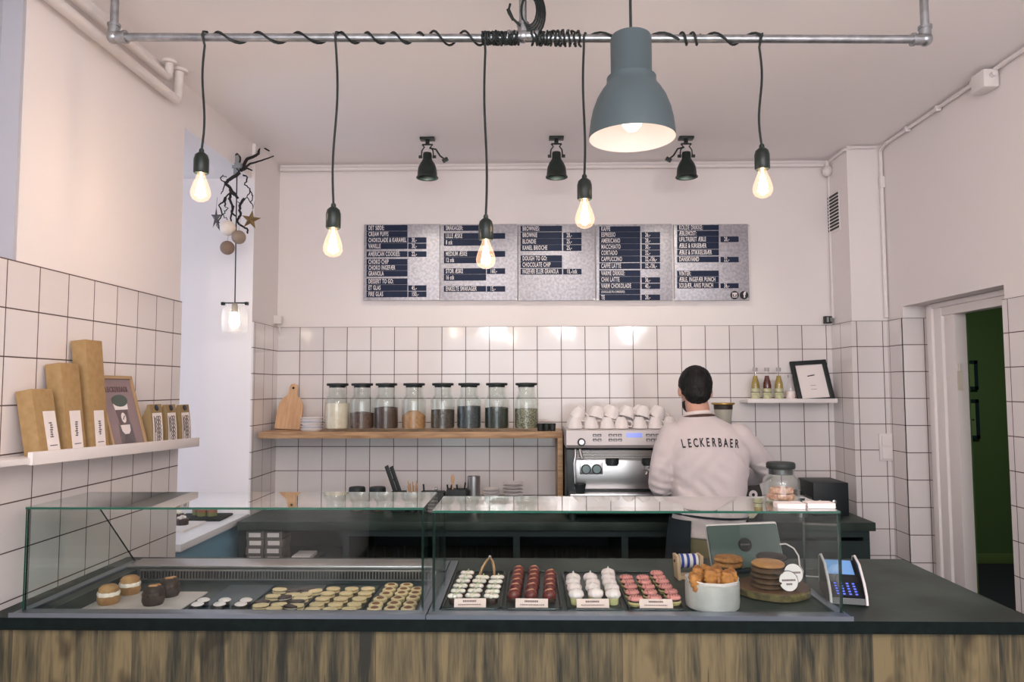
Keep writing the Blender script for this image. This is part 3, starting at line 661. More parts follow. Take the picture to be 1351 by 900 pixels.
# ============================================================ MENU BOARD
m_navy = mat('navy_magnet_strip', lin(22, 34, 62), .5, spec=.25)
m_let = mat('white_lettering', lin(228, 222, 224), .6)
def mm(zx, zy): return at(480+(zx-50)/4.825, 296+(zy-75)/4.825, Y=4.595)
menu = [
 ('metal menu panel listing sweets from DET SØDE, leftmost of five', 50, 533,
  [('DET SØDE:', 80, 118), ('CREAM PUFFS', 120, 157), ('CHOKOLADE & KARAMEL', 158, 196), ('VANILLE', 197, 233), ('AMERICAN COOKIES:', 247, 284), ('CHOKO CHIP', 296, 334), ('CHOKO INGEFÆR', 335, 370), ('GRANOLA', 371, 408), ('DESSERT TO GO:', 420, 459), ('ET GLAS', 460, 500), ('FIRE GLAS', 501, 540)], 68, 328,
  [('30,-', 158, 194), ('30,-', 197, 233), ('22,-', 247, 283), ('45,-', 463, 500), ('150,-', 502, 539)], 333, 449),
 ('metal menu panel headed SMÅKAGER, second from the left', 533, 1030,
  [('SMÅKAGER:', 82, 117), ('LILLE ÆSKE', 131, 170), ('8 stk', 171, 211), ('MEDIUM ÆSKE', 245, 283), ('12 stk', 284, 323), ('STOR ÆSKE', 355, 393), ('16 stk', 394, 434), ('ENKELTE SMÅKAGER', 468, 505)], 560, 828,
  [(',-', 131, 168), (',-', 245, 283), ('160,-', 355, 392), ('15,-', 468, 505)], 833, 950),
 ('metal menu panel headed BROWNIES, middle one of five', 1030, 1525,
  [('BROWNIES:', 85, 122), ('BROWNIE', 125, 165), ('BLONDIE', 166, 205), ('KANEL BRIOCHE', 206, 245), ('DOUGH TO GO:', 273, 313), ('CHOCOLATE CHIP', 314, 353), ('INGEFÆR ELLER GRANOLA', 358, 395)], 1048, 1312,
  [('28,-', 127, 165), ('25,-', 166, 204), ('25,-', 206, 245), ('10,-/stk', 358, 395)], 1319, 1436),
 ('metal menu panel of hot drinks headed KAFFE, second from the right', 1525, 2020,
  [('KAFFE', 88, 123), ('ESPRESSO', 124, 161), ('AMERICANO', 162, 199), ('MACCHIATO', 200, 238), ('CORTADO', 239, 277), ('CAPPUCCINO', 278, 317), ('CAFFÉ LATTE', 322, 360), ('VARME DRIKKE:', 368, 407), ('CHAI LATTE', 408, 447), ('VARM CHOKOLADE', 448, 488), ('*CHOKOLADE FRA SUMMERBIRD', 489, 522), ('TE', 523, 559)], 1549, 1810,
  [('26,-', 124, 161), ('28,-', 162, 197), ('30,-', 202, 238), ('32,-', 240, 276), ('32,-/36,-', 280, 317), ('32,-/36,-', 322, 360), ('36,-', 412, 448), ('40,-', 452, 487), ('28,-', 522, 559)], 1818, 1936),
 ('metal menu panel headed KOLDE DRIKKE with two round icons, rightmost', 2020, 2508,
  [('KOLDE DRIKKE:', 80, 113), ('ÆBLEMOST:', 117, 151), ('UFILTRERET ÆBLE', 152, 191), ('ÆBLE & KIRSEBÆR', 192, 233), ('ÆBLE & STIKKELSBÆR', 236, 274), ('DANSKVAND', 280, 317), ('VINTER:', 370, 407), ('ÆBLE, INGEFÆR PUNCH', 408, 447), ('SOLBÆR, ANIS PUNCH', 448, 483)], 2044, 2310,
  [('28,-', 152, 189), ('22,-', 282, 318), ('36,-', 450, 483)], 2320, 2436)]
for lab, x0, x1, rows, sx0, sx1, prices, px0, px1 in menu:
    tl, br = mm(x0+2, 76), mm(x1-2, 558)
    o = thing('menu_board', lab, 'menu board', (tl+br)/2, 0, 'galvanised menu panels on the back wall')
    W, H = br.x-tl.x, tl.z-br.z
    obj('panel', B().span((-W/2, 0, -H/2), (W/2, .012, H/2), .001), m_zinc, o)
    c0 = (tl+br)/2
    for (lst, a0, a1, price) in ((rows, sx0, sx1, False), (prices, px0, px1, True)):
        for s_, y0, y1 in lst:
            p0, p1 = mm(a0, y0+1)-c0, mm(a1, y1-1)-c0
            st = obj('price_strip' if price else 'text_strip', B().span((p0.x, -.002, p1.z), (p1.x, 0, p0.z)), m_navy, o)
            h = .040
            if s_[0] == '*': s_ = '('+s_[1:]+')'; h = .021
            tb = text_bm(s_, h, .48 if len(s_) < 20 else .43, .0005, .0007 if h > .03 else .0002, 'LEFT', 1.12)
            xx = p0.x+(.012 if not price else .022)
            mxx = max(v.co.x for v in tb.bm.verts); lim = (p1.x-xx-.006)
            if mxx > lim: tb.xf(Matrix.Diagonal((lim/mxx, 1, 1, 1)))
            tb.xf(Matrix.Translation((xx, -.0026, (p0.z+p1.z)/2)) @ FRONT)
            obj('lettering', tb, m_let, st)
    for zx, zy in ((x0+8, 82), (x1-8, 82), (x0+8, 552), (x1-8, 552)):
        v = mm(zx, zy)-c0; obj('screw', B().cyl((v.x, -.003, v.z), (v.x, 0, v.z), .004, n=10), m_steel, o)
    if 'KOLDE' in lab:
        for k, zx in enumerate((2410, 2470)):
            v = mm(zx, 526)-c0
            ic = obj('icon_disc', B().cyl((v.x, -.003, v.z), (v.x, 0, v.z), .0265, n=32), m_ink, o)
            b = B()
            if k == 0:
                for dx, dz, w_, h_ in ((0, .013, .030, .005), (0, -.013, .030, .005), (-.0135, 0, .004, .03), (.0135, 0, .004, .03)): b.box((v.x+dx, -.004, v.z+dz), (w_, .002, h_))
                b.box((v.x, -.004, v.z+.008), (.028, .002, .006)); b.cyl((v.x, -.005, v.z-.001), (v.x, -.003, v.z-.001), .006, n=16)
            else:
                b = text_bm('f', .05, .9, .001, .0025); b.xf(Matrix.Translation((v.x+.002, -.004, v.z+.001)) @ FRONT)
            obj('icon_symbol', b, m_let, ic)
# ============================================================ THINGS ON THE LONG WALL SHELF
def jar_proto():
    o = thing('storage_jar', 'x', 'jar', (0, 0, 0))
    R0, H = .074, .262
    pr0 = [(0, .004), (R0*.9, 0), (R0, .01), (R0, .175), (R0*.96, .192), (R0*.80, .208), (R0*.72, .215), (R0*.72, .25), (R0*.77, .255), (R0*.77, .262), (R0*.68, .262), (R0*.67, .215), (R0*.76, .206), (R0*.92, .19), (R0*.955, .175), (R0*.955, .016), (0, .012)]
    obj('jar', B().lathe(pr0, n=36), m_glass, o)
    obj('lid', B().lathe([(0, .258), (R0*.66, .258), (R0*.67, .268), (R0*.86, .27), (R0*.88, .276), (R0*.86, .284), (0, .286)], n=36), m_black, o)
    return o
JAR = jar_proto()
def fill(mname, h, col, col2, scale, lump=0, seed=0, rough=.8):
    m = mat(mname, col, rough, noise=(scale, col2, 2), bump=(scale, .5, .004))
    rnd = random.Random(seed); R0 = .074*.94; b = B(); rings = []
    for z in (0.017, .03, h*.5, h-.01): rings.append([(R0*(.93 if z < .02 else 1)*math.cos(a), R0*(.93 if z < .02 else 1)*math.sin(a), z) for a in [k*2*PI/32 for k in range(32)]])
    for rr, dz in ((1, 0), (.8, lump*.4), (.5, lump*.8), (.2, lump), (.01, lump)):
        rings.append([(R0*rr*math.cos(a), R0*rr*math.sin(a), h+dz+(rnd.uniform(-.003, .003) if rr < 1 else rnd.uniform(-.0025, .0025))) for a in [k*2*PI/32 for k in range(32)]])
    b.loft(rings); return b, m
jars = [(445.5, 'flour', .165, lin(236, 220, 200), lin(228, 210, 188), 40, .0, 'tall jar of cream white powder, leftmost in the row of storage jars'),
        (478, 'brown sugar', .105, lin(112, 80, 66), lin(84, 60, 50), 60, .008, 'jar less than half full of red brown grain, second in the row of storage jars'),
        (510, 'cocoa', .135, lin(92, 66, 56), lin(74, 54, 46), 60, .008, 'jar over half full of dark brown powder, third in the row of storage jars'),
        (546.5, 'cane sugar', .085, lin(196, 148, 104), lin(176, 128, 86), 70, .035, 'jar with a slope of golden brown sugar, fourth in the row of storage jars'),
        (584.5, 'black tea', .125, lin(26, 24, 25), lin(110, 94, 80), 170, .0, 'jar of dark tea with brown flecks, fifth in the row of storage jars'),
        (619, 'herb tea', .145, lin(18, 20, 22), lin(84, 92, 100), 170, .0, 'fullest jar of near black tea, sixth in the row of storage jars'),
        (655.5, 'green tea', .135, lin(26, 34, 30), lin(62, 72, 62), 170, .006, 'jar of dark green tea, seventh in the row of storage jars'),
        (694.5, 'mint tea', .130, lin(44, 50, 36), lin(178, 174, 146), 180, .0, 'jar of speckled pale green herbs, rightmost in the row of storage jars')]
for i, (px, nm, h, c_, c2_, sc, lu, lab) in enumerate(jars):
    p = at(px, 569, Y=4.36); p.z = ZS; p.y = 4.345
    o = JAR if i == 0 else dup(JAR, p)
    o.location = p; tag(o, lab, 'jar', 'storage jars on the wall shelf')
for i, (px, nm, h, c_, c2_, sc, lu, lab) in enumerate(jars):
    o = [x for x in C.objects if x.get('label') == lab][0]
    b, m = fill(nm.replace(' ', '_')+'_fill', h, c_, c2_, sc, lu, i)
    obj('contents', b, m, o)
# cutting board
o = tag(obj('cutting_board', B().prism([(-.072, 0), (.072, 0), (.078, .006), (.080, .10), (.074, .16), (.055, .195), (.034, .212), (.026, .235), (.026, .268), (.018, .285), (0, .291), (-.018, .285), (-.026, .268), (-.026, .235), (-.034, .212), (-.055, .195), (-.074, .16), (-.080, .10), (-.078, .006)], .02, FRONT), [m_birch], loc=(at(377, 569, Y=4.42).x, 4.46, ZS), rot=(-.28, .05, 0)),
        'light wooden paddle cutting board leaning on the back tiles at the left', 'cutting board')
obj('hanging_hole', B().cyl((0, -.0215, .262), (0, -.0198, .262), .008, n=14), m_darkcab, o)
# stacked round tins
for k in range(5):
    p = at(411, 569, Y=4.33)
    b = B().lathe([(0, 0), (.054, 0), (.060, .008), (.067, .0125), (.067, .0155), (.060, .016), (0, .0165)], n=36)
    q = obj('small_plate', b, m_white if k % 2 == 0 else mat('pale_blue_ceramic', lin(214, 212, 218), .4), loc=(p.x+.001*(k % 3), 4.33, ZS+k*.0166))
    tag(q, ['bottom', 'second lowest', 'middle', 'second highest', 'top'][k]+' saucer of the white stack beside the cutting board', 'plate', 'stack of saucers on the wall shelf')
for k, px in enumerate((713, 721, 729)):
    p = at(px, 569, Y=4.30)
    q = obj('small_cup', B().lathe([(0, .0), (.017, 0), (.02, .045), (.018, .045), (.016, .004), (0, .003)], n=20), m_black, loc=(p.x, 4.30+.004*k, ZS))
    tag(q, 'small black cup at the right end of the wall shelf, %s of three' % ('left', 'middle', 'right')[k], 'cup', 'small black cups on the wall shelf')

# ============================================================ SMALL LEDGE: BOTTLES AND FRAME
def bottle(px, h, liq, label_c, lab, clear=False):
    p = at(px, 527, Y=4.52); s = h/.19; z0 = 1.535
    o = thing('bottle', lab, 'bottle', (p.x, 4.52, z0), 0, 'bottles on the small ledge')
    pr0 = [(0, .002), (.024, 0), (.0262, .004), (.0262, .088*s), (.024, .105*s), (.0155, .135*s), (.012, .15*s), (.012, .18*s), (0, .18*s)]
    obj('glass', B().lathe(pr0, n=24), glass_mat('bottle_glass'), o)
    if not clear:
        obj('drink', B().lathe([(0, .004), (.0235, .004), (.0245, .088*s), (.0225, .105*s), (.0145, .134*s), (.0115, .148*s), (0, .148*s)], n=24), liq, o)
    obj('paper_label', B().lathe([(.0263, .010), (.0268, .010), (.0268, .072*s), (.0263, .072*s)], n=24), label_c, o)
    if not clear: obj('label_stripe', B().lathe([(.0270, .048*s), (.0272, .048*s), (.0272, .052*s), (.0270, .052*s)], n=24), mat('label_brown', lin(80, 70, 60), .6), o)
    obj('cap', B().cyl((0, 0, .174*s), (0, 0, .196*s), .0145, n=18), mat('grey_cap', lin(176, 170, 172), .4), o)
    return o
m_lab = mat('cream_green_label', lin(214, 208, 178), .6, noise=(50, lin(178, 180, 138)))
my = mat('apple_juice', lin(158, 136, 62), .25)
bottle(997, .196, my, m_lab, 'clear bottle of yellow juice, leftmost on the small ledge')
bottle(1012.5, .196, mat('berry_juice', lin(86, 34, 26), .25), m_lab, 'bottle of dark red juice on the small ledge')
bottle(1028, .196, my, m_lab, 'bottle of yellow juice between the red one and the clear water')
bottle(1043, .155, None, mat('pink_white_label', lin(240, 230, 228), .5, noise=(30, lin(226, 196, 190))), 'shorter clear water bottle beside the black frame on the small ledge', True)
o = thing('framed_print', 'black frame with a white print leaning on the small ledge', 'picture', (at(1078, 526, Y=4.5).x, 4.5, 1.536))
o.rotation_euler = (-.35, -.06, .0)
W, H, t = .225, .265, .028
b = B().span((-W/2, 0, 0), (-W/2+t, .018, H), .002).span((W/2-t, 0, 0), (W/2, .018, H), .002).span((-W/2+t, 0, H-t), (W/2-t, .018, H), .002).span((-W/2+t, 0, 0), (W/2-t, .018, t*.6), .002)
obj('frame', b, m_black, o)
pr1 = obj('print', B().span((-W/2+t, .008, t*.6), (W/2-t, .013, H-t)), m_card, o)
obj('print_mark', B().box((.0, .006, .165), (.045, .002, .006), Matrix.Rotation(-.12, 3, 'Y')), m_ink, pr1)
for z_ in (.10, .075): obj('print_line', B().box((0, .0072, z_), (.035, .001, .002)), mat('grey_print', lin(110, 100, 104), .6), pr1)

# ============================================================ LEFT WALL LEDGE AND BOXES
def zt(Y): return 1.381+(3.29-Y)*.029
def xw(): return LX
b = B()
sl = -math.atan(.029)
o = thing('picture_ledge', 'long white ledge shelf on the left tiled wall holding kraft boxes', 'shelf', (LX, 3.30, zt(3.30)))
o.rotation_euler = (sl, 0, 0)
obj('board', B().span((0.001, -1.6, -.022), (.115, 0, -.004), .002), m_white, o)
obj('lip', B().span((.105, -1.12, -.026), (.122, 0, .014), .002), m_white, o)
def leaner(Yc, w_, t_, h_, lean, rz=0):
    "matrix for a flat thing whose foot stands on the ledge and whose top rests on the wall"
    return Vector((LX+.098-.0, Yc, zt(Yc)-.003)), lean
def kraft(Y0, Y1, h, t_, lab, mark, ly):
    W = Y1-Y0; Yc = (Y0+Y1)/2
    lean = -math.asin(min(.5, (.098-t_-.006)/h)) if .098-t_ > .006 else 0
    o = thing('gift_box', lab, 'box', (LX+.100, Yc, zt(Yc)-.002)); o.rotation_euler = (0, lean, 0)
    obj('carton', B().box((-t_/2, 0, h/2), (t_, W, h), bev=.0015), m_kraft, o)
    lw, lh = .058, .138
    l_ = obj('paper_label', B().box((.0008, ly, lh/2+.004), (.0012, lw, lh)), m_card, o)
    b = B(); rnd = random.Random(int(h*1000))
    for k in range(7): b.box((.0018, ly+rnd.uniform(-.003, .003), .058+k*.0075), (.0006, .010+rnd.uniform(0, .006), .004))
    obj('label_line', B().box((.0018, ly, .030), (.0006, .036, .003)), mat('grey_print', lin(110, 100, 104), .6), l_)
    b.box((.0018, ly, .081), (.0006, .002, .05))
    obj('label_print', b, mat('grey_print', lin(110, 100, 104), .6), l_)
kraft(2.25, 2.352, .215, .052, 'shortest kraft cardboard gift box, leftmost on the left wall ledge', 1, .015)
kraft(2.385, 2.485, .305, .052, 'mid height kraft cardboard gift box between the shortest and the tallest', 2, .004)
kraft(2.52, 2.62, .395, .052, 'tallest kraft cardboard gift box beside the framed poster', 3, .0)
# poster
o = thing('framed_poster', 'framed mauve coffee cup poster on the left wall ledge', 'poster', (LX+.1, 2.772, zt(2.772)-.002)); o.rotation_euler = (0, -.27, 0)
W, H = .240, .285
m_oakf = mat('thin_wood_frame', lin(178, 146, 108), .5)
b = B()
for y0, y1, z0, z1 in ((-W/2, -W/2+.012, 0, H), (W/2-.012, W/2, 0, H), (-W/2, W/2, H-.012, H), (-W/2, W/2, 0, .012)): b.span((-.016, y0, z0), (0, y1, z1))
obj('frame', b, m_oakf, o)
pp = obj('poster_print', B().span((-.012, -W/2+.012, .012), (-.006, W/2-.012, H-.012)), mat('mauve_print', lin(140, 118, 120), .25), o)
SIDE = Matrix(((0, 0, 1, 0), (1, 0, 0, 0), (0, 1, 0, 0), (0, 0, 0, 1)))   # local xy -> world yz facing the room
tb = text_bm('LECKERBAER', .030, .78, .0004, .0004, 'CENTER', 1.15); tb.xf(Matrix.Translation((-.0055, 0, H-.055)) @ SIDE)
obj('lettering', tb, mat('dark_mauve_ink', lin(84, 64, 68), .6), pp)
def ell(y, z, ry, rz, x, a0=0, a1=2*PI, n=28): return [(y+ry*math.cos(a0+(a1-a0)*k/n), z+rz*math.sin(a0+(a1-a0)*k/n)) for k in range(n+1 if a1-a0 < 6 else n)]
def flat(pts, x, m, nm, par): return obj(nm, B().prism(pts, .0006, Matrix.Translation((x, 0, 0)) @ SIDE), m, par)
m_dg = mat('poster_green', lin(74, 86, 80), .4)
flat([(-.042, .095), (.042, .095), (.05, .012), (-.05, .012)], -.0056, mat('poster_grey', lin(98, 90, 92), .4), 'cup_body', pp)
flat([(-.048, .178), (.048, .178), (.044, .150), (-.044, .150)]+[], -.0052, m_card, 'cup_rim', pp)
flat(ell(0, .186, .053, .024, 0), -.0046, m_dg, 'cup_lid', pp)
flat([(-.040, .150), (.040, .150), (.03, .09), (-.03, .09)], -.0052, mat('poster_mauve_dark', lin(104, 88, 90), .4), 'cup_sleeve', pp)
flat(ell(.0, .118, .0155, .020, 0), -.0045, m_card, 'cup_emblem', pp)
flat([(-.008, .112), (.006, .128), (.009, .125), (-.005, .109)], -.0038, m_dg, 'emblem_stroke', pp)
flat([(-.032, .09), (.032, .09), (.028, .066), (.014, .054), (-.014, .054), (-.028, .066)], -.0052, m_card, 'cup_base', pp)
flat([(-.012, .05), (.012, .05), (.03, .013), (-.03, .013)], -.0049, mat('poster_foot_shape', lin(92, 82, 84), .4), 'cup_foot', pp)  # mauve-grey foot of the printed cup
# coffee bags
for k, (y0, y1, lab) in enumerate(((2.925, 3.02, 'patterned kraft coffee bag next to the poster, left one of three'), (3.05, 3.14, 'middle one of the three patterned kraft coffee bags'), (3.175, 3.265, 'patterned kraft coffee bag at the far end of the left ledge'))):
    Yc = (y0+y1)/2; W = y1-y0; H = .165
    o = thing('coffee_bag', lab, 'bag', (LX+.098, Yc, zt(Yc)-.002), 0, 'kraft coffee bags on the left ledge')
    rings = []
    for z, d, wd in ((0, .05, .96), (.01, .055, 1), (.06, .055, 1), (.11, .042, 1), (.145, .018, 1), (.165, .010, 1)):
        sh = (z/.165)**2*.015
        rings.append([(-sh, -W/2*wd, z), (-sh, W/2*wd, z), (-sh-d, W/2*wd, z), (-sh-d, -W/2*wd, z)])
    obj('pouch', B().loft(rings), mat('kraft_bag', lin(150, 126, 88), .7), o, ang=20)
    def fx(z): return -(z/.165)**2*.015+.0012
    b = B(); b.quad([(fx(.006), -W*.40, .006), (fx(.006), W*.40, .006), (fx(.07), W*.40, .07), (fx(.07), -W*.40, .07)]).quad([(fx(.07), -W*.40, .07), (fx(.07), W*.40, .07), (fx(.13), W*.40, .13), (fx(.13), -W*.40, .13)])
    pl2 = obj('paper_label', b, m_card, o)
    b = B()
    for c_ in range(2):
        for r_ in range(6):
            z = .024+r_*.017; y = -.004+c_*.017; x = fx(z)+.001
            b.tube([(x, y+.0085*math.cos(a), z+.0085*math.sin(a)) for a in [i*PI/4 for i in range(9)]], .0013, 4)
    for y, z0, z1 in ((-.027, .014, .118), (-.020, .05, .11)): b.tube([(fx(z0)+.001, y, z0), (fx((z0+z1)/2)+.001, y, (z0+z1)/2), (fx(z1)+.001, y, z1)], .0012, 4)
    b.tube([(fx(.014)+.001, -.027, .014), (fx(.014)+.001, -.005, .014)], .0012, 4)
    obj('label_pattern', b, mat('dark_brown_print', lin(64, 48, 44), .6), pl2)
    obj('round_sticker', B().cyl((fx(.152), 0, .151), (fx(.152)+.003, 0, .152), .0125, n=20), mat('navy_sticker', lin(28, 34, 52), .5), o)

# ============================================================ THINGS ON THE BACK COUNTER
def bc(px, Y=4.25): p = at(px, 660, Y=Y); return Vector((p.x, Y, WB))
for px, lab in ((471, 'low round black lidded tub on the back counter, left of two'), (498, 'low round black lidded tub on the back counter, right of two')):
    o = thing('lidded_tub', lab, 'container', bc(px), 0, 'black lidded tubs on the back counter'); o.scale = (1, 1, 1.27)
    obj('tub', B().lathe([(0, 0), (.038, 0), (.042, .08), (.040, .08), (0, .078)], n=28), m_glass, o)
    obj('contents', B().lathe([(0, .004), (.037, .004), (.039, .05), (0, .05)], n=28), mat('brown_grounds', lin(90, 70, 58), .8), o)
    obj('lid', B().lathe([(0, .08), (.047, .08), (.048, .086), (.048, .105), (.044, .112), (0, .112)], n=28), m_black, o)
o = thing('knife_block', 'black stand with two upright black blades on the back counter', 'stand', bc(522)); o.scale = (1, 1, 1.25)
obj('base', B().box((0.02, 0, .048), (.085, .06, .096), bev=.006), m_black, o)
obj('blade', B().box((-.02, -.01, .135), (.022, .012, .17), Matrix.Rotation(-.42, 3, 'Y'), .003), m_black, o)
obj('blade', B().box((.005, .01, .130), (.022, .012, .17), Matrix.Rotation(-.42, 3, 'Y'), .003), m_black, o)
o = thing('stirrer_cup', 'cup of thin wooden stirrers on the back counter', 'cup', bc(544)); o.scale = (1, 1, 1.3)
obj('cup', B().lathe([(0, 0), (.03, 0), (.034, .085), (.032, .085), (.028, .004), (0, .004)], n=24), m_black, o)
for k in range(9):
    a = k*.7; obj('stirrer', B().cyl((.01*math.cos(a), .01*math.sin(a), .006), (.028*math.cos(a), .02*math.sin(a), .125+.012*math.sin(k*2.1)), .003, n=6), m_birch, o)
o = thing('utensil_tray', 'long low black tray with small tools on the back counter', 'tray', bc(571)); o.scale = (1, 1, 1.38)
obj('tray', B().span((-.07, -.05, 0), (.07, .05, .085), .006), m_black, o)
obj('knob', B().ball((.02, -.01, .095), .010, 12), m_steel, o)
obj('tool', B().cyl((-.05, 0, .07), (-.055, 0, .115), .005, n=8), m_black, o)
o = thing('utensil_box', 'black box of utensils with a wooden spoon on the back counter', 'box', bc(602)); o.scale = (1, 1, 1.25)
obj('box', B().span((-.055, -.05, 0), (.06, .05, .105), .004), m_black, o)
obj('wooden_spoon', B().ball((-.02, -.01, .15), (.011, .005, .024), 12).cyl((-.02, -.01, .05), (-.02, -.01, .14), .004, n=8), m_birch, o)
for k, x in enumerate((-.045, -.035, .01, .045)): obj('tool', B().cyl((x, .0, .08), (x+.008*(1 if k % 2 else -1), 0, .125+.01*(k == 3)), .005, n=8), m_black, o)
b = B().lathe([(0, 0), (.038, 0), (.038, .205), (.034, .205), (.034, .01), (0, .01)], n=32)
tag(obj('steel_canister', b, m_steel, loc=bc(625)), 'tall brushed steel canister beside the plate stacks', 'canister')
def plates(px, n, r, dz, lab, grp):
    b0 = bc(px)
    for k in range(n):
        b = B().lathe([(0, 0), (r*.6, 0), (r*.62, .003), (r*.9, .008), (r, .012), (r, .0145), (r*.88, .011), (r*.6, .006), (0, .005)], n=36)
        q = obj('plate', b, m_white, loc=b0+Vector((0.001*((k*7) % 3), 0, k*dz)))
        tag(q, '%s plate from the bottom in the %s' % (ORD[k], lab) if k < n-1 else 'topmost plate of the %s' % lab, 'plate', grp)
plates(648, 8, .047, .0175, 'shorter stack of small white plates', 'shorter stack of white plates')
plates(676.5, 9, .060, .0195, 'taller stack of white plates on the back counter', 'taller stack of white plates')
plates(703, 2, .075, .014, 'pair of wide plates left of the coffee machine', 'pair of wide plates')
# ---- espresso machine
EM = thing('espresso_machine', 'large steel and black espresso machine with cups piled on top', 'coffee machine', (.525, 4.0, WB))
zz = lambda py: EYE-(py-511)/239-WB
xx = lambda px: (px-696)/239-.525
m_fasc = mat('grey_fascia', lin(186, 178, 178), .4, .2)
b = B().span((-.315, .03, .02), (.33, .50, zz(592)), .01)
obj('body', b, mat('machine_black', lin(16, 24, 26), .35), EM)
b = B()
pf = [(-.02, zz(590)), (-.035, zz(586)), (-.02, zz(567.5)), (.05, zz(566)), (.5, zz(566)), (.5, zz(590))]
b.prism([(y, z) for y, z in pf], .645, Matrix.Translation((-.315, 0, 0)) @ SIDE)
fa = obj('fascia', b, m_fasc, EM)
def onfas(px, py): return Vector((xx(px), -.032+.015*max(0, (586-py)/18.5), zz(py)))
v = onfas(765.5, 582); k_ = obj('steam_knob', B().cyl(v, v+Vector((0, -.022, 0)), .021, n=24), m_black, EM)
obj('knob_face', B().cyl(v+Vector((0, -.0225, 0)), v+Vector((0, -.026, 0)), .014, n=24), m_steel, k_)
m_btn = mat('dark_button_ring', lin(26, 26, 28), .5); m_bf = mat('button_face', lin(190, 186, 190), .5)
for cx_, cols in ((786, 2), (809.5, 3), (858, 3)):
    for c_ in range(cols):
        for r_ in range(2):
            v = onfas(cx_+(c_-(cols-1)/2)*6.1, 574.3+r_*6)
            q = obj('button', B().box(v+Vector((0, -.001, 0)), (.0215, .006, .021), bev=.003), m_btn, EM)
            obj('button_face', B().box(v+Vector((0, -.0045, 0)), (.014, .003, .013), bev=.002), m_bf, q)
v = onfas(834, 576.5); obj('display', B().box(v, (.084, .006, .050), bev=.002), mat('blue_display', lin(60, 70, 110), .3, emit=lin(140, 150, 225), estr=.8), EM)
b = B()
for k in range(6): b.cyl((xx(757), .0, zz(594.5+k*2.1)), (xx(893), .0, zz(594.5+k*2.1)), .0038, n=10)
obj('grille_bars', b, m_steel, EM)
obj('back_panel', B().span((xx(757), .02, zz(644)), (xx(893), .032, zz(606)), .003), m_steel, EM)
for px in (806, 853, 885):
    gb = obj('group_head', B().cyl((xx(px), -.0, zz(604)), (xx(px), -.0, zz(611)), .036, n=24).cyl((xx(px), 0, zz(611)), (xx(px), 0, zz(613)), .030, n=24), m_black, EM)
    if px > 810: obj('portafilter', B().cyl((xx(px), 0, zz(613)), (xx(px), 0, zz(618)), .03, n=20).cyl((xx(px), -.02, zz(615.5)), (xx(px)+.01, -.14, zz(621)), .011, .014, n=12).tube([(xx(px), 0, zz(618)), (xx(px)-.01, -.01, zz(622)), (xx(px)-.012, -.01, zz(624))], .007, 8), m_steel, gb)
gp = obj('gauge_plate', B().span((xx(764), .012, zz(625)), (xx(794), .02, zz(609)), .004), m_steel, EM)
for px in (772, 786):
    g_ = obj('gauge', B().cyl((xx(px), .0, zz(618)), (xx(px), .014, zz(618)), .027, n=28), m_black, EM)
    obj('gauge_dial', B().cyl((xx(px), -.001, zz(618)), (xx(px), .001, zz(618)), .021, n=28), mat('gauge_dial', lin(120, 140, 142), .3), g_)
obj('steam_wand', B().tube([(xx(758), -.01, zz(592)), (xx(758), -.02, zz(600)), (xx(756), -.03, zz(610)), (xx(757), -.03, zz(636))], .006, 10).ball((xx(758), -.01, zz(594)), .01, 10).tube([(xx(764), -.01, zz(592)), (xx(765), -.02, zz(598)), (xx(767), -.03, zz(604))], .008, 10), m_steel, EM)
obj('drip_tray', B().span((-.30, -.09, zz(651)), (.33, .03, zz(647)), .003).span((-.30, -.085, .05), (.33, .02, zz(651)), .006), m_steel, EM)
obj('milk_cup', B().lathe([(0, zz(647)), (.022, zz(647)), (.033, zz(635)), (.030, zz(635)), (.02, zz(646)), (0, zz(646))], (xx(763), -.05, 0), n=24), m_black, EM)
for sx_ in (-.28, .30):
    for y in (.0, .45): obj('foot', B().cyl((sx_, y, 0), (sx_, y, .055), .02, n=16), m_black, EM)
# cups piled on the machine
CUP = thing('cup', 'x', 'cup', (0, 0, 0))
obj('bowl', B().lathe([(0, .0), (.022, 0), (.024, .004), (.036, .025), (.042, .055), (.043, .062), (.041, .062), (.035, .03), (.02, .007), (0, .006)], n=28), m_white, CUP)
obj('handle', B().tube([(.038, 0, .05), (.055, 0, .052), (.062, 0, .038), (.054, 0, .022), (.034, 0, .020)], .004, 8), m_white, CUP)
zc = WB+zz(566)
first = True; rnd = random.Random(5)
rows = [('front row', 4.07, .0, 'lower layer', 7), ('back row', 4.19, .0, 'lower layer', 7), ('front row', 4.10, 1, 'upper layer', 6), ('back row', 4.22, 1, 'upper layer', 6)]
for rn, y, up, ln, n in rows:
    for k in range(n):
        x = .262+k*.0885+up*.046+rnd.uniform(-.006, .006)
        if up: loc = (x, y, zc+.118+rnd.uniform(-.003, .004)); rot = (PI+rnd.uniform(-.25, .1), .38+rnd.uniform(-.15, .15), rnd.uniform(-.5, .3))
        else: loc = (x, y, zc+.0635); rot = (PI, 0, rnd.uniform(-.9, .2))
        lab = '%s white cup from the left in the %s, %s, on the coffee machine' % (ORD[k], ln, rn)
        if first: o = CUP; o.location = loc; o.rotation_euler = rot; first = False
        else: o = dup(CUP, loc, rot=rot)
        tag(o, lab, 'cup', 'white cups piled on the espresso machine')
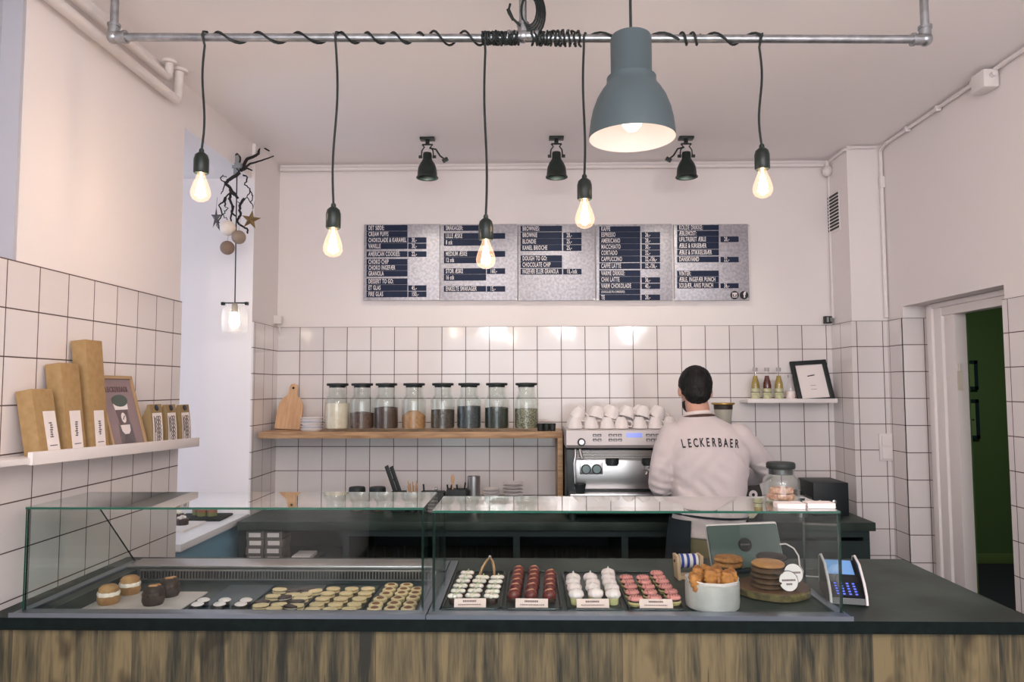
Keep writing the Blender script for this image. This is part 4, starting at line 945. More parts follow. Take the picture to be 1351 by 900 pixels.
# ---- grinder hopper behind the barista
o = thing('coffee_grinder', 'coffee grinder with clear conical hopper and brass rim behind the barista', 'coffee grinder', (1.135, 4.25, WB)); o.scale = (1, 1, 1.2)
obj('body', B().lathe([(0, 0), (.075, 0), (.08, .03), (.07, .30), (.06, .36), (0, .36)], n=28), m_blackmetal, o)
obj('hopper', B().lathe([(.03, .36), (.034, .38), (.052, .49), (.052, .505), (0, .505)], n=28), mat('smoky_hopper', lin(176, 172, 160), .3), o)
obj('beans', B().lathe([(0, .45), (.0485, .47), (.0535, .50), (.0535, .512), (0, .512)], n=28), mat('roast_beans', lin(48, 40, 34), .5), o)
obj('lid', B().lathe([(0, .512), (.056, .512), (.066, .516), (.066, .523), (0, .524)], n=28), mat('brass_lid', lin(170, 136, 70), .35, .6), o)
# coffee bag
p = bc(990, 4.04)
o = thing('coffee_bag', 'black coffee bag with cream corner and round label on the back counter beside the barista', 'bag', p, .15)
rings = []
for z, w_, d_ in ((0, .05, .032), (.01, .054, .034), (.14, .054, .030), (.18, .050, .014), (.205, .046, .006)): rings.append([(-w_, -d_, z), (w_, -d_, z), (w_, d_, z), (-w_, d_, z)])
obj('pouch', B().loft(rings), mat('black_bag', lin(36, 36, 34), .4), o, ang=20)
obj('corner_panel', B().prism([(-.050, .01), (.0, .01), (.045, .055), (.045, .08), (-.050, .06)], .001, Matrix.Translation((0, -.0345, 0)) @ FRONT), mat('cream_panel', lin(214, 206, 182), .6), o)
st = obj('round_label', B().cyl((.0, -.034, .135), (.0, -.0375, .135), .024, n=28), m_card, o)
obj('label_mark', B().cyl((.0, -.038, .135), (.0, -.0378, .135), .009, n=20), m_ink, st)
# black box with taps
o = thing('knock_box', 'large black box with chrome knobs at the right end of the back counter', 'box', bc(1082, 4.22))
obj('box', B().span((-.075, -.10, 0), (.12, .14, .185), .006), mat('box_black', lin(22, 28, 32), .5), o)
for x in (-.045, .035): obj('knob', B().lathe([(0, 0), (.008, 0), (.012, .012), (0, .016)], (x, -.101, .08), n=14, rot=Matrix.Rotation(PI/2, 3, 'X')), m_steel, o)
o = thing('steel_jug', 'small steel milk jug beside the black box on the back counter', 'jug', bc(1056, 4.12))
obj('jug', B().lathe([(0, 0), (.038, 0), (.04, .05), (.03, .09), (.032, .12), (.03, .12), (.028, .09), (.037, .05), (.035, .004), (0, .004)], n=28), m_steel, o)
obj('handle', B().tube([(.03, 0, .11), (.06, 0, .10), (.06, 0, .05), (.038, 0, .035)], .005, 8), m_steel, o)
obj('lid', B().cyl((-.02, 0, .118), (-.02, 0, .145), .028, n=20), m_black, o)
# boxes in the left cubby
BX = thing('label_box', 'x', 'box', (0, 0, 0))
obj('carton', B().span((-.048, 0, 0), (.048, .14, .041), .0015), mat('grey_carton', lin(112, 106, 102), .7), BX)
obj('paper_label', B().span((-.032, -.0012, .010), (.032, 0, .033)), m_card, BX)
first = True
SZ = .6305
for c_ in range(2):
    for r_ in range(5):
        loc = (-1.485+c_*.104+(.004 if r_ % 2 else 0)-.003*c_, 3.965, SZ+r_*.0425)
        lab = 'grey labelled carton, %s from the bottom in %s stack under back counter' % (ORD[r_], ('left', 'right')[c_])
        if first: o = BX; o.location = loc; first = False
        else: o = dup(BX, loc)
        tag(o, lab, 'box', 'grey labelled cartons in the left cubby')
tag(obj('folded_leaflets', B().box((0, 0, .01), (.10, .14, .02), bev=.002), m_card, loc=(-1.23, 4.03, SZ+.06)), 'white leaflet pile on a raised box in the left cubby under the back counter', 'leaflets')
tag(obj('dark_crate', B().box((0, 0, .03), (.14, .2, .06), bev=.004), m_black, loc=(-1.22, 4.06, SZ)), 'dark crate under the leaflets in the left cubby', 'crate')
GL = None
gl = [(-.86+.085*k, 4.0+.05*(k % 2), 'left middle cubby') for k in range(9)]+[(-.0+.085*k, 4.0+.05*(k % 2), 'right middle cubby') for k in range(5)]
for k, (x, y, wh) in enumerate(gl):
    b = B().lathe([(0, 0), (.028, 0), (.034, .12), (.032, .12), (.027, .006), (0, .006)], n=20) if k == 0 else None
    if b: GL = obj('drinking_glass', b, m_glass); q = GL; q.location = (x, y, SZ)
    else: q = GL.copy(); C.objects.link(q); q.location = (x, y, SZ)
    i = k if k < 9 else k-9
    tag(q, 'drinking glass standing %s from the left in the %s under the back counter' % (ORD[i], wh), 'glass', 'drinking glasses under the back counter')
# alcove pastries
b = B().span((-.13, -.10, 0), (.13, .10, .012), .003)
q = tag(obj('serving_board', b, m_slatedge, loc=(-1.80, 4.03, .9), rot=(0, 0, .05)), 'dark slate serving board on the white alcove counter', 'board')
tag(obj('serving_plate', B().span((-.12, -.13, 0), (.10, .13, .012), .003), m_card, loc=(-1.82, 3.76, .9)), 'white rectangular plate on the alcove counter', 'plate')
m_choc = mat('dark_chocolate', lin(58, 38, 28), .4, bump=(120, .3))
m_cream = mat('whipped_cream', lin(246, 234, 222), .55, sub=.1)
for px, lab in ((256, 'small round green layered cake in the middle on the slate board'), (267, 'small round green layered cake on the slate board, beside its twin'), (280, 'small round green layered cake rightmost on the slate board')):
    p = at(px, 678, Y=4.04)
    o = thing('layer_cake', lab, 'cake', (p.x, 4.04 if px > 260 else 4.08, .912), 0, 'green cakes on the alcove slate')
    obj('base', B().lathe([(0, 0), (.026, 0), (.027, .02), (0, .02)], n=24), mat('green_sponge', lin(120, 124, 70), .7), o)
    obj('topping', B().lathe([(0, .02), (.027, .02), (.027, .036), (.022, .040), (0, .040)], n=24), mat('pink_brown_topping', lin(150, 92, 70), .5), o)
for px, Y, lab in ((243, 3.80, 'dark cake crowned with white blossoms on the white alcove plate'), (237, 3.95, 'dark cake behind the blossom cake in the alcove')):
    p = at(px, 690, Y=Y)
    o = thing('blossom_cake', lab, 'cake', (p.x, Y-.02, .912))
    obj('base', B().lathe([(0, 0), (.03, 0), (.03, .03), (0, .032)], n=24), m_choc, o)
    rnd = random.Random(px); b = B()
    for k in range(12): a = rnd.uniform(0, 6.28); r = rnd.uniform(0, .026); b.ball((r*math.cos(a), r*math.sin(a), .034+rnd.uniform(0, .012)), .008, 8)
    obj('blossoms', b, m_cream, o)
# ============================================================ DISPLAY CASE CONTENTS
m_tray = mat('dark_green_tray', lin(18, 32, 29), .35)
def tray(pxs, z, lab, m=None, name='tray', lip=True, ys=(2.243, 2.70)):
    "tray whose front corners and back corners are given in photo pixels"
    xf0, xf1 = at(pxs[0], 511, Y=ys[0]).x, at(pxs[1], 511, Y=ys[0]).x
    cx_ = (xf0+xf1)/2; cy_ = sum(ys)/2; w_, d_ = xf1-xf0, ys[1]-ys[0]
    b = B().box((0, 0, .003), (w_, d_, .006), bev=.0025)
    if lip:
        n = 24; pts = []
        r = .02
        for (sx_, sy_, a0) in ((1, 1, 0), (-1, 1, PI/2), (-1, -1, PI), (1, -1, 1.5*PI)):
            for k in range(5): a = a0+k*PI/8; pts.append((sx_*(w_/2-r-.003)+r*math.cos(a), sy_*(d_/2-r-.003)+r*math.sin(a), .008))
        pts.append(pts[0]); b.tube(pts, .004, 8)
    return tag(obj(name, b, m or m_tray, loc=(cx_, cy_, z)), lab, 'tray')
ZT = ZW+.0005
tray((583, 661), ZT, 'dark tray of white topped bites, leftmost in the right case')
tray((665, 740), ZT, 'dark tray of red glazed cakes in the right case')
tray((748, 821), ZT, 'dark tray of meringue topped cupcakes in the right case')
tray((827, 901), ZT, 'dark tray of pink iced eclairs in the right case')
def P45(zx, zy, ox, oy=735, z=.955): return at(ox+zx/7.5, oy+zy/7.5, Z=z)
def batch(proto, cols, ox, z, zc_, what, tray_l, grp, cat_='cake', jit=.15, dr=0, zx_=0):
    first = True; rnd = random.Random(len(what)); names = ['left', 'middle', 'right']
    for ci, col in enumerate(cols):
        for ri, (zx, zy) in enumerate(col):
            p = P45(zx, zy, ox, z=zc_); p.z = z
            rz = rnd.uniform(-jit, jit)+dr
            lab = '%s, %s from front in %s column of %s' % (what, ORD[ri], names[ci], tray_l)
            if first: o = proto; o.location = p; o.rotation_euler = (0, 0, rz); first = False
            else: o = dup(proto, p, rz)
            tag(o, lab, cat_, grp)
zt0 = ZT+.0065
# 1 white topped bites
o = thing('cream_bite', 'x', 'cake')
obj('base', B().lathe([(0, 0), (.017, 0), (.0185, .008), (.017, .015), (0, .016)], n=20, sx=1.15), m_choc, o)
b = B()
for x, y, r in ((-.0125, 0, .0105), (.0125, .001, .0105), (0, .006, .009), (0, -.007, .008)): b.ball((x, y, .020), (r*1.15, r, r*.72), 12)
obj('cream', b, m_cream, o)
obj('herb_tip', B().lathe([(0, 0), (.003, .002), (.0025, .006), (0, .014)], (.004, .002, .022), n=8), mat('pale_green_tip', lin(190, 196, 150), .5), o)
batch(o, [[(228, 392), (258, 343), (280, 293), (308, 243), (332, 203), (350, 163)], [(403, 388), (425, 340), (440, 292), (468, 245), (498, 208)], [(587, 393), (598, 350), (612, 300), (630, 252), (648, 208)]], 570, zt0, .965, 'white cream bite', 'leftmost right case tray', 'white cream bites in the right case')
# 2 red cakes
o = thing('red_cake', 'x', 'cake')
obj('base', B().lathe([(0, 0), (.019, 0), (.022, .005), (.021, .012), (0, .012)], n=20), m_choc, o)
obj('dome', B().lathe([(0, .012), (.020, .012), (.021, .02), (.018, .030), (.011, .036), (0, .038)], n=22), mat('red_glaze', lin(124, 52, 46), .3, noise=(60, lin(92, 36, 34))), o)
obj('top_stroke', B().tube([(-.012, -.004, .0345), (-.004, -.006, .0375), (.005, -.003, .0385), (.012, .001, .0345)], [.0012, .0026, .0026, .0012], 8), mat('gold_pink_stroke', lin(206, 140, 110), .45), o)  # lighter gold-pink stroke across the dome
batch(o, [[(812, 385), (825, 330), (838, 280), (843, 232), (850, 190), (858, 152)], [(978, 392), (985, 328), (998, 275), (1003, 230), (1008, 187), (1008, 150)], [(1160, 390), (1165, 330), (1166, 282), (1170, 230), (1172, 188)]], 570, zt0, .962, 'red glazed cake', 'second right case tray', 'red glazed cakes in the right case')
# 3 meringue cupcakes
o = thing('meringue_cupcake', 'x', 'cupcake')
pts = []
n = 40; b = B(); rings = []
for r, z in ((.0001, 0), (.0145, 0), (.0175, .022), (.0165, .024), (.0001, .024)):
    rings.append([((r*(1+.06*(k % 2)))*math.cos(2*PI*k/n), (r*(1+.06*(k % 2)))*math.sin(2*PI*k/n), z) for k in range(n)])
b.loft(rings, caps=False); obj('paper_case', b, mat('pale_green_case', lin(190, 186, 132), .6), o)
rings = []
for r, z in ((.0001, .021), (.018, .021), (.0235, .027), (.0238, .034), (.020, .041), (.011, .0455), (.0035, .048), (.0001, .056)):
    rings.append([((r*(1+.05*math.cos(8*a+z*120)))*math.cos(a), (r*(1+.05*math.cos(8*a+z*120)))*math.sin(a), z) for a in [2*PI*k/n for k in range(n)]])
b = B(); b.loft(rings, caps=False); obj('meringue', b, mat('white_meringue', lin(244, 228, 226), .55, sub=.1), o)
batch(o, [[(225, 365), (208, 305), (195, 252), (198, 208)], [(420, 360), (392, 305), (392, 258), (366, 205)], [(590, 365), (580, 310), (556, 258), (545, 208), (542, 160)]], 730, zt0, .978, 'white meringue cupcake', 'third right case tray', 'meringue cupcakes in the right case', 'cupcake')
# 4 pink eclairs
o = thing('pink_eclair', 'x', 'eclair')
obj('base', B().lathe([(0, 0), (.018, 0), (.0215, .008), (.020, .012), (0, .012)], n=24, sx=1.12), mat('pale_pastry', lin(190, 176, 120), .6), o)
obj('filling', B().lathe([(0, .012), (.019, .012), (.019, .017), (0, .018)], n=24, sx=1.1), m_choc, o)
b = B(); b.lathe([(0, .017), (.019, .017), (.021, .021), (.017, .027), (0, .029)], n=24, sx=1.12)
ic = obj('icing', b, mat('pink_icing', lin(228, 150, 144), .45, sub=.05), o)
b = B()
for k in range(4):
    x = -.014+k*.009; b.tube([(x-.004, -.014, .0235), (x, -.004, .0285), (x+.004, .006, .0285), (x+.007, .013, .0235)], .0011, 6)
obj('icing_lines', b, mat('dark_pink_lines', lin(150, 62, 62), .45), ic)
batch(o, [[(815, 420), (780, 358), (765, 300), (738, 250), (720, 210)], [(1000, 412), (960, 358), (940, 303), (905, 255), (885, 212)], [(1190, 408), (1165, 352), (1110, 300), (1080, 250), (1050, 210), (1022, 168)]], 730, zt0, .965, 'pink iced cake', 'rightmost right case tray', 'pink iced cakes in the right case', 'cake', .3, .3)
# price cards
m_print = mat('card_print', lin(120, 96, 96), .6)
for k, (px0, px1, lab) in enumerate(((599, 641, 'cream price card in front of the white topped bites'), (680, 723, 'cream price card in front of the red cakes'), (761, 804, 'cream price card in front of the meringue cupcakes'), (844, 888, 'cream price card in front of the pink iced cakes'))):
    Y = 2.262; xa, xb = at(px0, 800, Y=Y).x, at(px1, 800, Y=Y).x
    o = thing('price_card', lab, 'price card', ((xa+xb)/2, Y, zt0), (.03, -.03, .02, -.02)[k], 'price cards in the right case')
    o.rotation_euler[0] = -.55
    w_ = xb-xa
    obj('card', B().box((0, 0, .014), (w_, .002, .028)), mat('cream_card', lin(232, 208, 200), .6), o)
    rnd = random.Random(k); b = B(); x = -.022
    while x < .02: l_ = rnd.uniform(.003, .005); b.box((x+l_/2, -.0014, .0195), (l_, .0008, .0055)); x += l_+.0012
    x = -.036
    while x < .034: l_ = rnd.uniform(.002, .006); b.box((x+l_/2, -.0014, .009), (l_, .0008, .003)); x += l_+.0012
    obj('card_print', b, m_print, o)
# tongs
o = thing('pastry_tongs', 'brass coloured tongs standing behind the white topped bites', 'tongs', at(646.5, 757, Z=.95))
o.location.z = zt0
m_tong = mat('brass_tongs', lin(180, 150, 116), .3, .7)
obj('arm', B().tube([(0, 0, .060), (-.012, -.01, .050), (-.026, -.03, .028), (-.036, -.05, .004)], [.003, .005, .006, .004], 8), m_tong, o)
obj('arm', B().tube([(0, 0, .060), (.010, -.01, .048), (.016, -.03, .026), (.018, -.05, .004)], [.003, .005, .006, .004], 8), m_tong, o)
obj('hinge', B().ball((0, 0, .062), .006, 10), m_steel, o)

# ---- right half of the right case
m_marble = mat('white_marble', lin(200, 197, 193), .4, noise=(9, lin(170, 168, 166), 6))
p = Vector((.570, 2.305, ZT))
o = thing('marble_bowl', 'round white marble bowl filled with golden pastries', 'bowl', p)
obj('bowl', B().lathe([(0, 0), (.074, 0), (.080, .005), (.082, .02), (.082, .080), (.075, .081), (.074, .03), (0, .026)], n=48), m_marble, o)
obj('napkin', B().lathe([(.0745, .07), (.0755, .07), (.084, .088), (.0825, .09), (.072, .078)], n=9), m_card, o)
m_crust = mat('golden_crust', lin(216, 150, 80), .45, noise=(26, lin(142, 78, 34)), bump=(60, .3))
rnd = random.Random(2)
PZ = thing('golden_pastry', 'x', 'pastry')
b = B(); rings = []
for k in range(11):
    t = -1+2*k/10; r = .020*math.sqrt(max(0.02, 1-t*t*.93))*(1+.10*math.cos(k*PI))
    rings.append([(r*math.cos(a), t*.034, r*.8*math.sin(a)+.004*(1-t*t)) for a in [2*PI*j/14 for j in range(14)]])
obj('crust', b.loft(rings), m_crust, PZ)
spots_ = [(-.060, -.035, .085, 0.5), (-.040, .01, .094, .15), (-.012, -.03, .098, -.1), (.014, -.01, .096, .15), (.038, -.035, .092, -.15), (.058, -.005, .090, -.3), (-.005, .03, .095, 1.2), (.03, .04, .09, .8)]
for k, (x, y, z, r) in enumerate(spots_):
    loc = p+Vector((x, y, z-.004)); rot = (1.05+.1*(k % 3), 0, r)
    if k == 0: q = PZ; q.location = loc; q.rotation_euler = rot
    else: q = dup(PZ, loc, rot=rot)
    tag(q, 'golden ridged pastry %s in the marble bowl' % ['hanging over the left rim', 'second from the left', 'at the front centre', 'just right of the centre', 'at the front right', 'at the far right rim', 'lying across the back', 'at the back right'][k], 'pastry', 'golden pastries in the marble bowl')
# wood slab
pw = Vector((.805, 2.46, ZT))
o = thing('wooden_slab', 'round rustic wooden slab with bark edge carrying the cookies', 'board', pw)
n = 40; rs = [.118*(1+.03*math.sin(3*a)+.015*math.sin(7*a)) for a in [2*PI*k/n for k in range(n)]]
def ring(s_, z): return [(rs[k]*s_*math.cos(2*PI*k/n)*1.05, rs[k]*s_*math.sin(2*PI*k/n), z) for k in range(n)]
obj('bark', B().loft([ring(.94, 0), ring(1, .004), ring(1, .020), ring(.97, .024)]), mat('bark_edge', lin(116, 104, 62), .8, noise=(40, lin(70, 62, 40)), bump=(90, .6)), o)
obj('cut_face', B().loft([ring(.955, .0235), ring(.95, .026)]), mat('cut_wood', lin(120, 86, 60), .6, noise=(12, lin(90, 62, 44))), o)
def cookie(name, r, th, m_, seed=0, lump=.06):
    rnd = random.Random(seed); n = 26; ph = [1+rnd.uniform(-lump, lump)*.5 for _ in range(n)]
    rg = lambda s_, z: [(r*s_*ph[k]*math.cos(2*PI*k/n), r*s_*ph[k]*math.sin(2*PI*k/n), z) for k in range(n)]
    return obj(name, B().loft([rg(.88, 0), rg(1, th*.25), rg(1, th*.55), rg(.86, th*.9), rg(.4, th), rg(.01, th*1.02)]), m_)
mc1 = mat('pale_cookie', lin(206, 154, 98), .6, noise=(9, lin(176, 120, 70)), bump=(60, .2)); mc2 = mat('brown_cookie', lin(96, 72, 52), .7, noise=(30, lin(70, 52, 40)), bump=(90, .4))
mc3 = mat('oat_cookie', lin(190, 136, 80), .7, noise=(60, lin(140, 92, 50)), bump=(110, .8, .006)); mc4 = mat('chocolate_cookie', lin(52, 44, 42), .7, bump=(80, .5))
zc0 = ZT+.027
pos1 = pw+Vector((-.022, -.03, 0)); prv = None
for k in range(5):
    q = cookie('cookie', .053, .0165, mc1 if k == 4 else mc2, 3+k); q.location = (pos1.x+.002*math.sin(k*2), pos1.y+.003*math.cos(k*3), zc0+k*.0168)
    tag(q, ('pale golden cookie on top of the front cookie stack' if k == 4 else '%s dark cookie from the bottom in the front cookie stack' % ORD[k]), 'cookie', 'front stack of cookies')
pos2 = pw+Vector((.022, .072, 0))
for k in range(5):
    q = cookie('cookie', .050, .0165, mc4, 13+k); q.location = (pos2.x+.002*math.sin(k*2), pos2.y, zc0+k*.0166)
    tag(q, '%s chocolate cookie from the bottom in the rear dark stack' % ORD[k], 'cookie', 'rear stack of chocolate cookies')
pos3 = pw+Vector((-.098, .045, 0)); 
o = tag(obj('cake_stand', B().lathe([(0, 0), (.03, 0), (.028, .006), (.02, .03), (.03, .055), (.045, .058), (.045, .063), (0, .063)], n=32), m_darkcab, loc=(pos3.x-.02, pos3.y+.05, ZT)), 'small dark stand lifting the oat cookies behind the marble bowl', 'stand')
for k in range(2):
    q = cookie('cookie', .048, .017, mc3, 23+k, .14); q.location = (pos3.x-.02+.003*k, pos3.y+.05, ZT+.0635+k*.0172)
    tag(q, ('upper' if k else 'lower')+' rough oat cookie on the small dark stand', 'cookie', 'oat cookies on the stand')
# round signs
for k, (px, py, dy, lab) in enumerate(((1047, 757, .012, 'rear round white sign half hidden beside the cookies'), (1040.5, 767, 0, 'front round white sign beside the cookie stack'))):
    c_ = at(px, py, Y=2.385+dy)
    o = thing('round_sign', lab, 'sign', (c_.x, c_.y, c_.z), .1, 'round signs on the wooden slab')
    o.rotation_euler[0] = -.25; r = .0305
    obj('rim', B().cyl((0, .001, 0), (0, .005, 0), r*1.08, n=36), m_black, o)
    obj('face', B().cyl((0, -.0005, 0), (0, .001, 0), r, n=36), m_card, o)
    obj('stem', B().cyl((0, .004, -.03), (0, .006, -(c_.z-zc0)*1.02), .002, n=8), m_black, o)
    b = B(); x = -.022
    rnd = random.Random(9)
    while x < .02: l_ = rnd.uniform(.003, .005); b.box((x+l_/2, -.0012, .003), (l_, .0008, .006)); x += l_+.0012
    x = -.009
    while x < .008: l_ = rnd.uniform(.003, .005); b.box((x+l_/2, -.0012, -.009), (l_, .0008, .006)); x += l_+.0012
    obj('sign_print', b, m_print, o)
# ---- behind the case: tablet, ribbon stand, terminal
pt = at(988, 747, Y=2.72)
o = thing('tablet_till', 'till tablet on its stand seen from behind with a round black logo', 'tablet', (pt.x, 2.72, ZW), .0)
TR = Matrix.Translation((0, 0, .012)) @ Matrix.Rotation(-.42, 4, 'X') @ Matrix.Rotation(-.04, 4, 'Y')
b = B().box((0, 0, .083), (.262, .012, .160), bev=.008).xf(TR)
obj('shell', b, mat('grey_green_shell', lin(76, 94, 90), .4, .0), o)
obj('bezel', B().box((0, .006, .087), (.268, .010, .170), bev=.01).xf(TR), m_white, o)
lg = obj('logo_disc', B().cyl((.0, -.0075, .088), (.0, -.006, .088), .025, n=32).xf(TR), m_ink, o)
tb = text_bm('LECKERBAER', .0075, .8, .0003, 0); tb.xf(TR @ Matrix.Translation((.0, -.008, .088)) @ FRONT)
obj('lettering', tb, mat('grey_lettering', lin(130, 130, 130), .5), lg)
obj('stand', B().box((0, .06, .006), (.20, .14, .012), bev=.004).box((0, .05, .04), (.10, .012, .09), Matrix.Rotation(.3, 3, 'X'), .003), mat('dark_blue_stand', lin(34, 50, 62), .4), o)
p1 = TR @ Vector((.128, -.004, .085))
obj('cable', B().tube([p1, p1+Vector((.02, -.01, .004)), p1+Vector((.045, -.02, -.01)), p1+Vector((.058, -.03, -.035)), p1+Vector((.058, -.04, -.07)), Vector((p1.x+.06, -.06, .004)), Vector((p1.x+.11, -.07, .003)), Vector((p1.x+.16, -.10, .003))], .0028, 8), m_white, o)
p = at(902, 756, Z=ZW)
o = thing('ribbon_stand', 'small wooden stand with a roll of blue and white ribbon', 'ribbon stand', (p.x, 2.64, ZW), .05)
m_lw = mat('pale_wood', lin(204, 172, 140), .55)
for s_ in (-1, 1): obj('side', B().box((s_*.040, 0, .042), (.012, .06, .084), Matrix.Rotation(s_*.06, 3, 'Y'), .003), m_lw, o)
obj('base', B().box((0, .01, .006), (.075, .05, .012), bev=.002), m_lw, o)
rl = obj('ribbon_roll', B().cyl((-.032, 0, .062), (.032, 0, .062), .024, n=28), m_white, o)
b = B()
for x in (-.024, -.004, .018): b.cyl((x-.005, 0, .062), (x+.005, 0, .062), .0246, n=28)
obj('ribbon_stripes', b, mat('royal_blue', lin(40, 60, 150), .5), rl)
obj('bolt', B().cyl((-.05, -.0, .062), (-.044, 0, .062), .005, n=10).cyl((.05, -.0, .062), (.044, 0, .062), .005, n=10), m_black, o)
p = Vector((.996, 2.32, ZW))
o = thing('card_terminal', 'card payment terminal with glowing blue screen and keypad right of the case', 'payment terminal', p, -.22)
pf = [(0, .004), (.005, .03), (.035, .062), (.10, .105), (.165, .118), (.19, .112), (.20, .02), (.19, .0), (.01, .0)]
m_tb = mat('terminal_black', lin(20, 26, 30), .3)
for s_ in (-1, 1):
    wg = obj('side_wing', B().prism(pf, .006, Matrix.Translation((s_*.052-.003, 0, 0)) @ SIDE), m_tb, o)
    pts = [(s_*.052, y, z) for y, z in pf[:7]]
    obj('white_trim', B().tube(pts, .0042, 8), m_white, wg)
pf2 = [(.002, .004), (.008, .022), (.09, .052), (.10, .062), (.18, .10), (.19, .02), (.18, .002)]
obj('body', B().prism(pf2, .098, Matrix.Translation((-.049, 0, 0)) @ SIDE), m_tb, o)
def slope(y0, z0, y1, z1, x0, x1, up, m_, nm, par):
    b = B(); d = Vector((0, y1-y0, z1-z0)).normalized(); nrm = Vector((0, -d.z, d.y))
    c_ = [Vector((x0, y0, z0)), Vector((x1, y0, z0)), Vector((x1, y1, z1)), Vector((x0, y1, z1))]
    b.loft([[q+nrm*.0002 for q in c_], [q+nrm*up for q in c_]]); return obj(nm, b, m_, par, ang=20)
slope(.112, .069, .175, .099, -.04, .04, .0015, mat('lit_blue_screen', lin(90, 130, 180), .2, emit=lin(130, 175, 230), estr=.35), 'screen', o)
kp = slope(.012, .025, .085, .0515, -.036, .036, .001, mat('keypad_black', lin(18, 22, 34), .4), 'keypad', o)
b = B(); d = Vector((0, .073, .0265)).normalized()
for r_ in range(5):
    for c_ in range(4):
        q = Vector((-.027+c_*.018, .018, .0275))+d*(.004+r_*.014); b.box(q+Vector((0, -.0008, .0018)), (.007, .0045, .002), Matrix.Rotation(.348, 3, 'X'))
obj('keys', b, mat('lit_keys', lin(60, 80, 200), .4, emit=lin(110, 130, 255), estr=.7), kp)
# ---- on the glass top
zg = 1.249+.0005
p = Vector((.818, 2.385, zg))
o = thing('cookie_jar', 'squat glass jar of small cakes with a black lid on the glass top', 'jar', p)
obj('jar', B().lathe([(0, .003), (.050, 0), (.056, .006), (.057, .06), (.054, .074), (.044, .083), (.042, .088), (.042, .105), (.044, .107), (.040, .107), (.039, .086), (.050, .073), (.053, .06), (.053, .01), (0, .007)], n=40), m_glass, o)
obj('lid', B().lathe([(0, .107), (.043, .107), (.045, .110), (.045, .122), (.042, .126), (0, .127)], n=36).lathe([(0, .088), (.037, .088), (.037, .107), (0, .107)], n=32), m_black, o)
CK = obj('small_cake', B().cyl((-.014, 0, 0), (.014, 0, 0), .0095, n=14), mat('pink_brown_biscuit', lin(214, 176, 150), .6, noise=(90, lin(168, 110, 92))))
rnd = random.Random(4)
for k in range(12):
    a = k*2*PI/7; lay = 0 if k < 7 else 1; r = .034 if not lay else .026
    if k >= 7: a = (k-7)*2*PI/5+.3
    q = CK if k == 0 else CK.copy()
    if k: C.objects.link(q)
    q.location = p+Vector((r*math.cos(a), r*math.sin(a), .0175+lay*.0195)); q.rotation_euler = (0, 0, a+PI/2+rnd.uniform(-.3, .3))
    tag(q, '%s biscuit roll of the %s layer in the cookie jar, counted from the right' % (ORD[k if not lay else k-7], 'upper' if lay else 'lower'), 'biscuit', 'biscuit rolls in the cookie jar')
for k, (x, lab) in enumerate(((.800, 'stack of white cards on the glass top, left one under the cookie jar'), (.893, 'stack of white cards on the glass top, right one at the case corner'))):
    b = B()
    for i in range(6): b.box((.0006*((i*5) % 3), .0005*(i % 2), .0015+i*.0026), (.082, .052, .0024), Matrix.Rotation(.02*((i*3) % 4-1.5), 3, 'Z'))
    tag(obj('card_stack', b, m_card, loc=(x, 2.268 if k == 0 else 2.275, zg), rot=(0, 0, -.06)), lab, 'cards', 'white card stacks on the glass top')

# ---- left case contents
ZF = ZW-.050+.0005
def L(px, py, z=ZF+.012): return at(px, py, Z=z)
def board(px0, px1, ys, lab, m_, th=.006, lip=False, name='tray'):
    return tray((px0, px1), ZF, lab, m_, name, lip, ys)
board(90, 226, (2.30, 2.61), 'white marble tray with puffs at the left of the chilled case', mat('pale_marble', lin(214, 208, 204), .4, noise=(8, lin(196, 190, 188))), name='marble_tray')
board(244, 311, (2.30, 2.70), 'blue grey slate tray with the black and white biscuits', mat('blue_slate', lin(70, 88, 98), .35, noise=(6, lin(56, 72, 82))), name='slate_tray')
board(317, 390, (2.30, 2.70), 'dark tray of mixed biscuits in the chilled case', m_tray)
board(395.5, 471, (2.30, 2.70), 'dark tray of cream oval biscuits in the chilled case', m_tray)
board(475, 550, (2.30, 2.70), 'dark tray of ring tartlets at the right of the chilled case', m_tray)
zf = ZF+.0065
def puff(px, py, dark, lab):
    p = L(px, py, zf); p.z = zf
    o = thing('cream_puff', lab, 'pastry', p, 0, 'cream puffs on the marble tray'); o.scale = (1, 1, 1.12)
    r = .036
    mb = mat('dark_choux', lin(54, 38, 30), .5, bump=(60, .6, .004)) if dark else mat('golden_choux', lin(190, 150, 100), .65, noise=(20, lin(150, 108, 66)), bump=(60, .5, .004))
    obj('bottom', B().lathe([(0, 0), (r*.85, 0), (r, .012), (r*.97, .024), (0, .026)], n=28), mb, o)
    rings = []; n = 48
    for rr, z in ((.001, .022), (r*.9, .022), (r*.97, .029), (r*.9, .036), (.001, .037)): rings.append([(rr*(1+.05*math.cos(9*a))*math.cos(a), rr*(1+.05*math.cos(9*a))*math.sin(a), z) for a in [2*PI*k/n for k in range(n)]])
    b = B(); b.loft(rings, caps=False); obj('cream', b, m_choc if dark else m_cream, o)
    obj('cap', B().lathe([(0, .035), (r*.88, .035), (r*.86, .046), (r*.6, .054), (0, .056)], n=28), mb, o)
    if dark: obj('caramel', B().box((.002, -.006, .056), (.026, .018, .004), Matrix.Rotation(.4, 3, 'Z'), .002).box((.012, .008, .056), (.018, .008, .004), Matrix.Rotation(-.5, 3, 'Z'), .002), mat('caramel_flake', lin(190, 140, 88), .5), o)
puff(143, 796, 0, 'light cream filled puff at the front left of the marble tray')
puff(171, 783, 0, 'light cream filled puff behind the front one on the marble tray')
puff(202, 797, 1, 'dark chocolate puff with caramel at the front of the marble tray')
puff(223, 786, 1, 'dark chocolate puff with caramel behind the other chocolate one')
DB = thing('dipped_biscuit', 'x', 'biscuit')
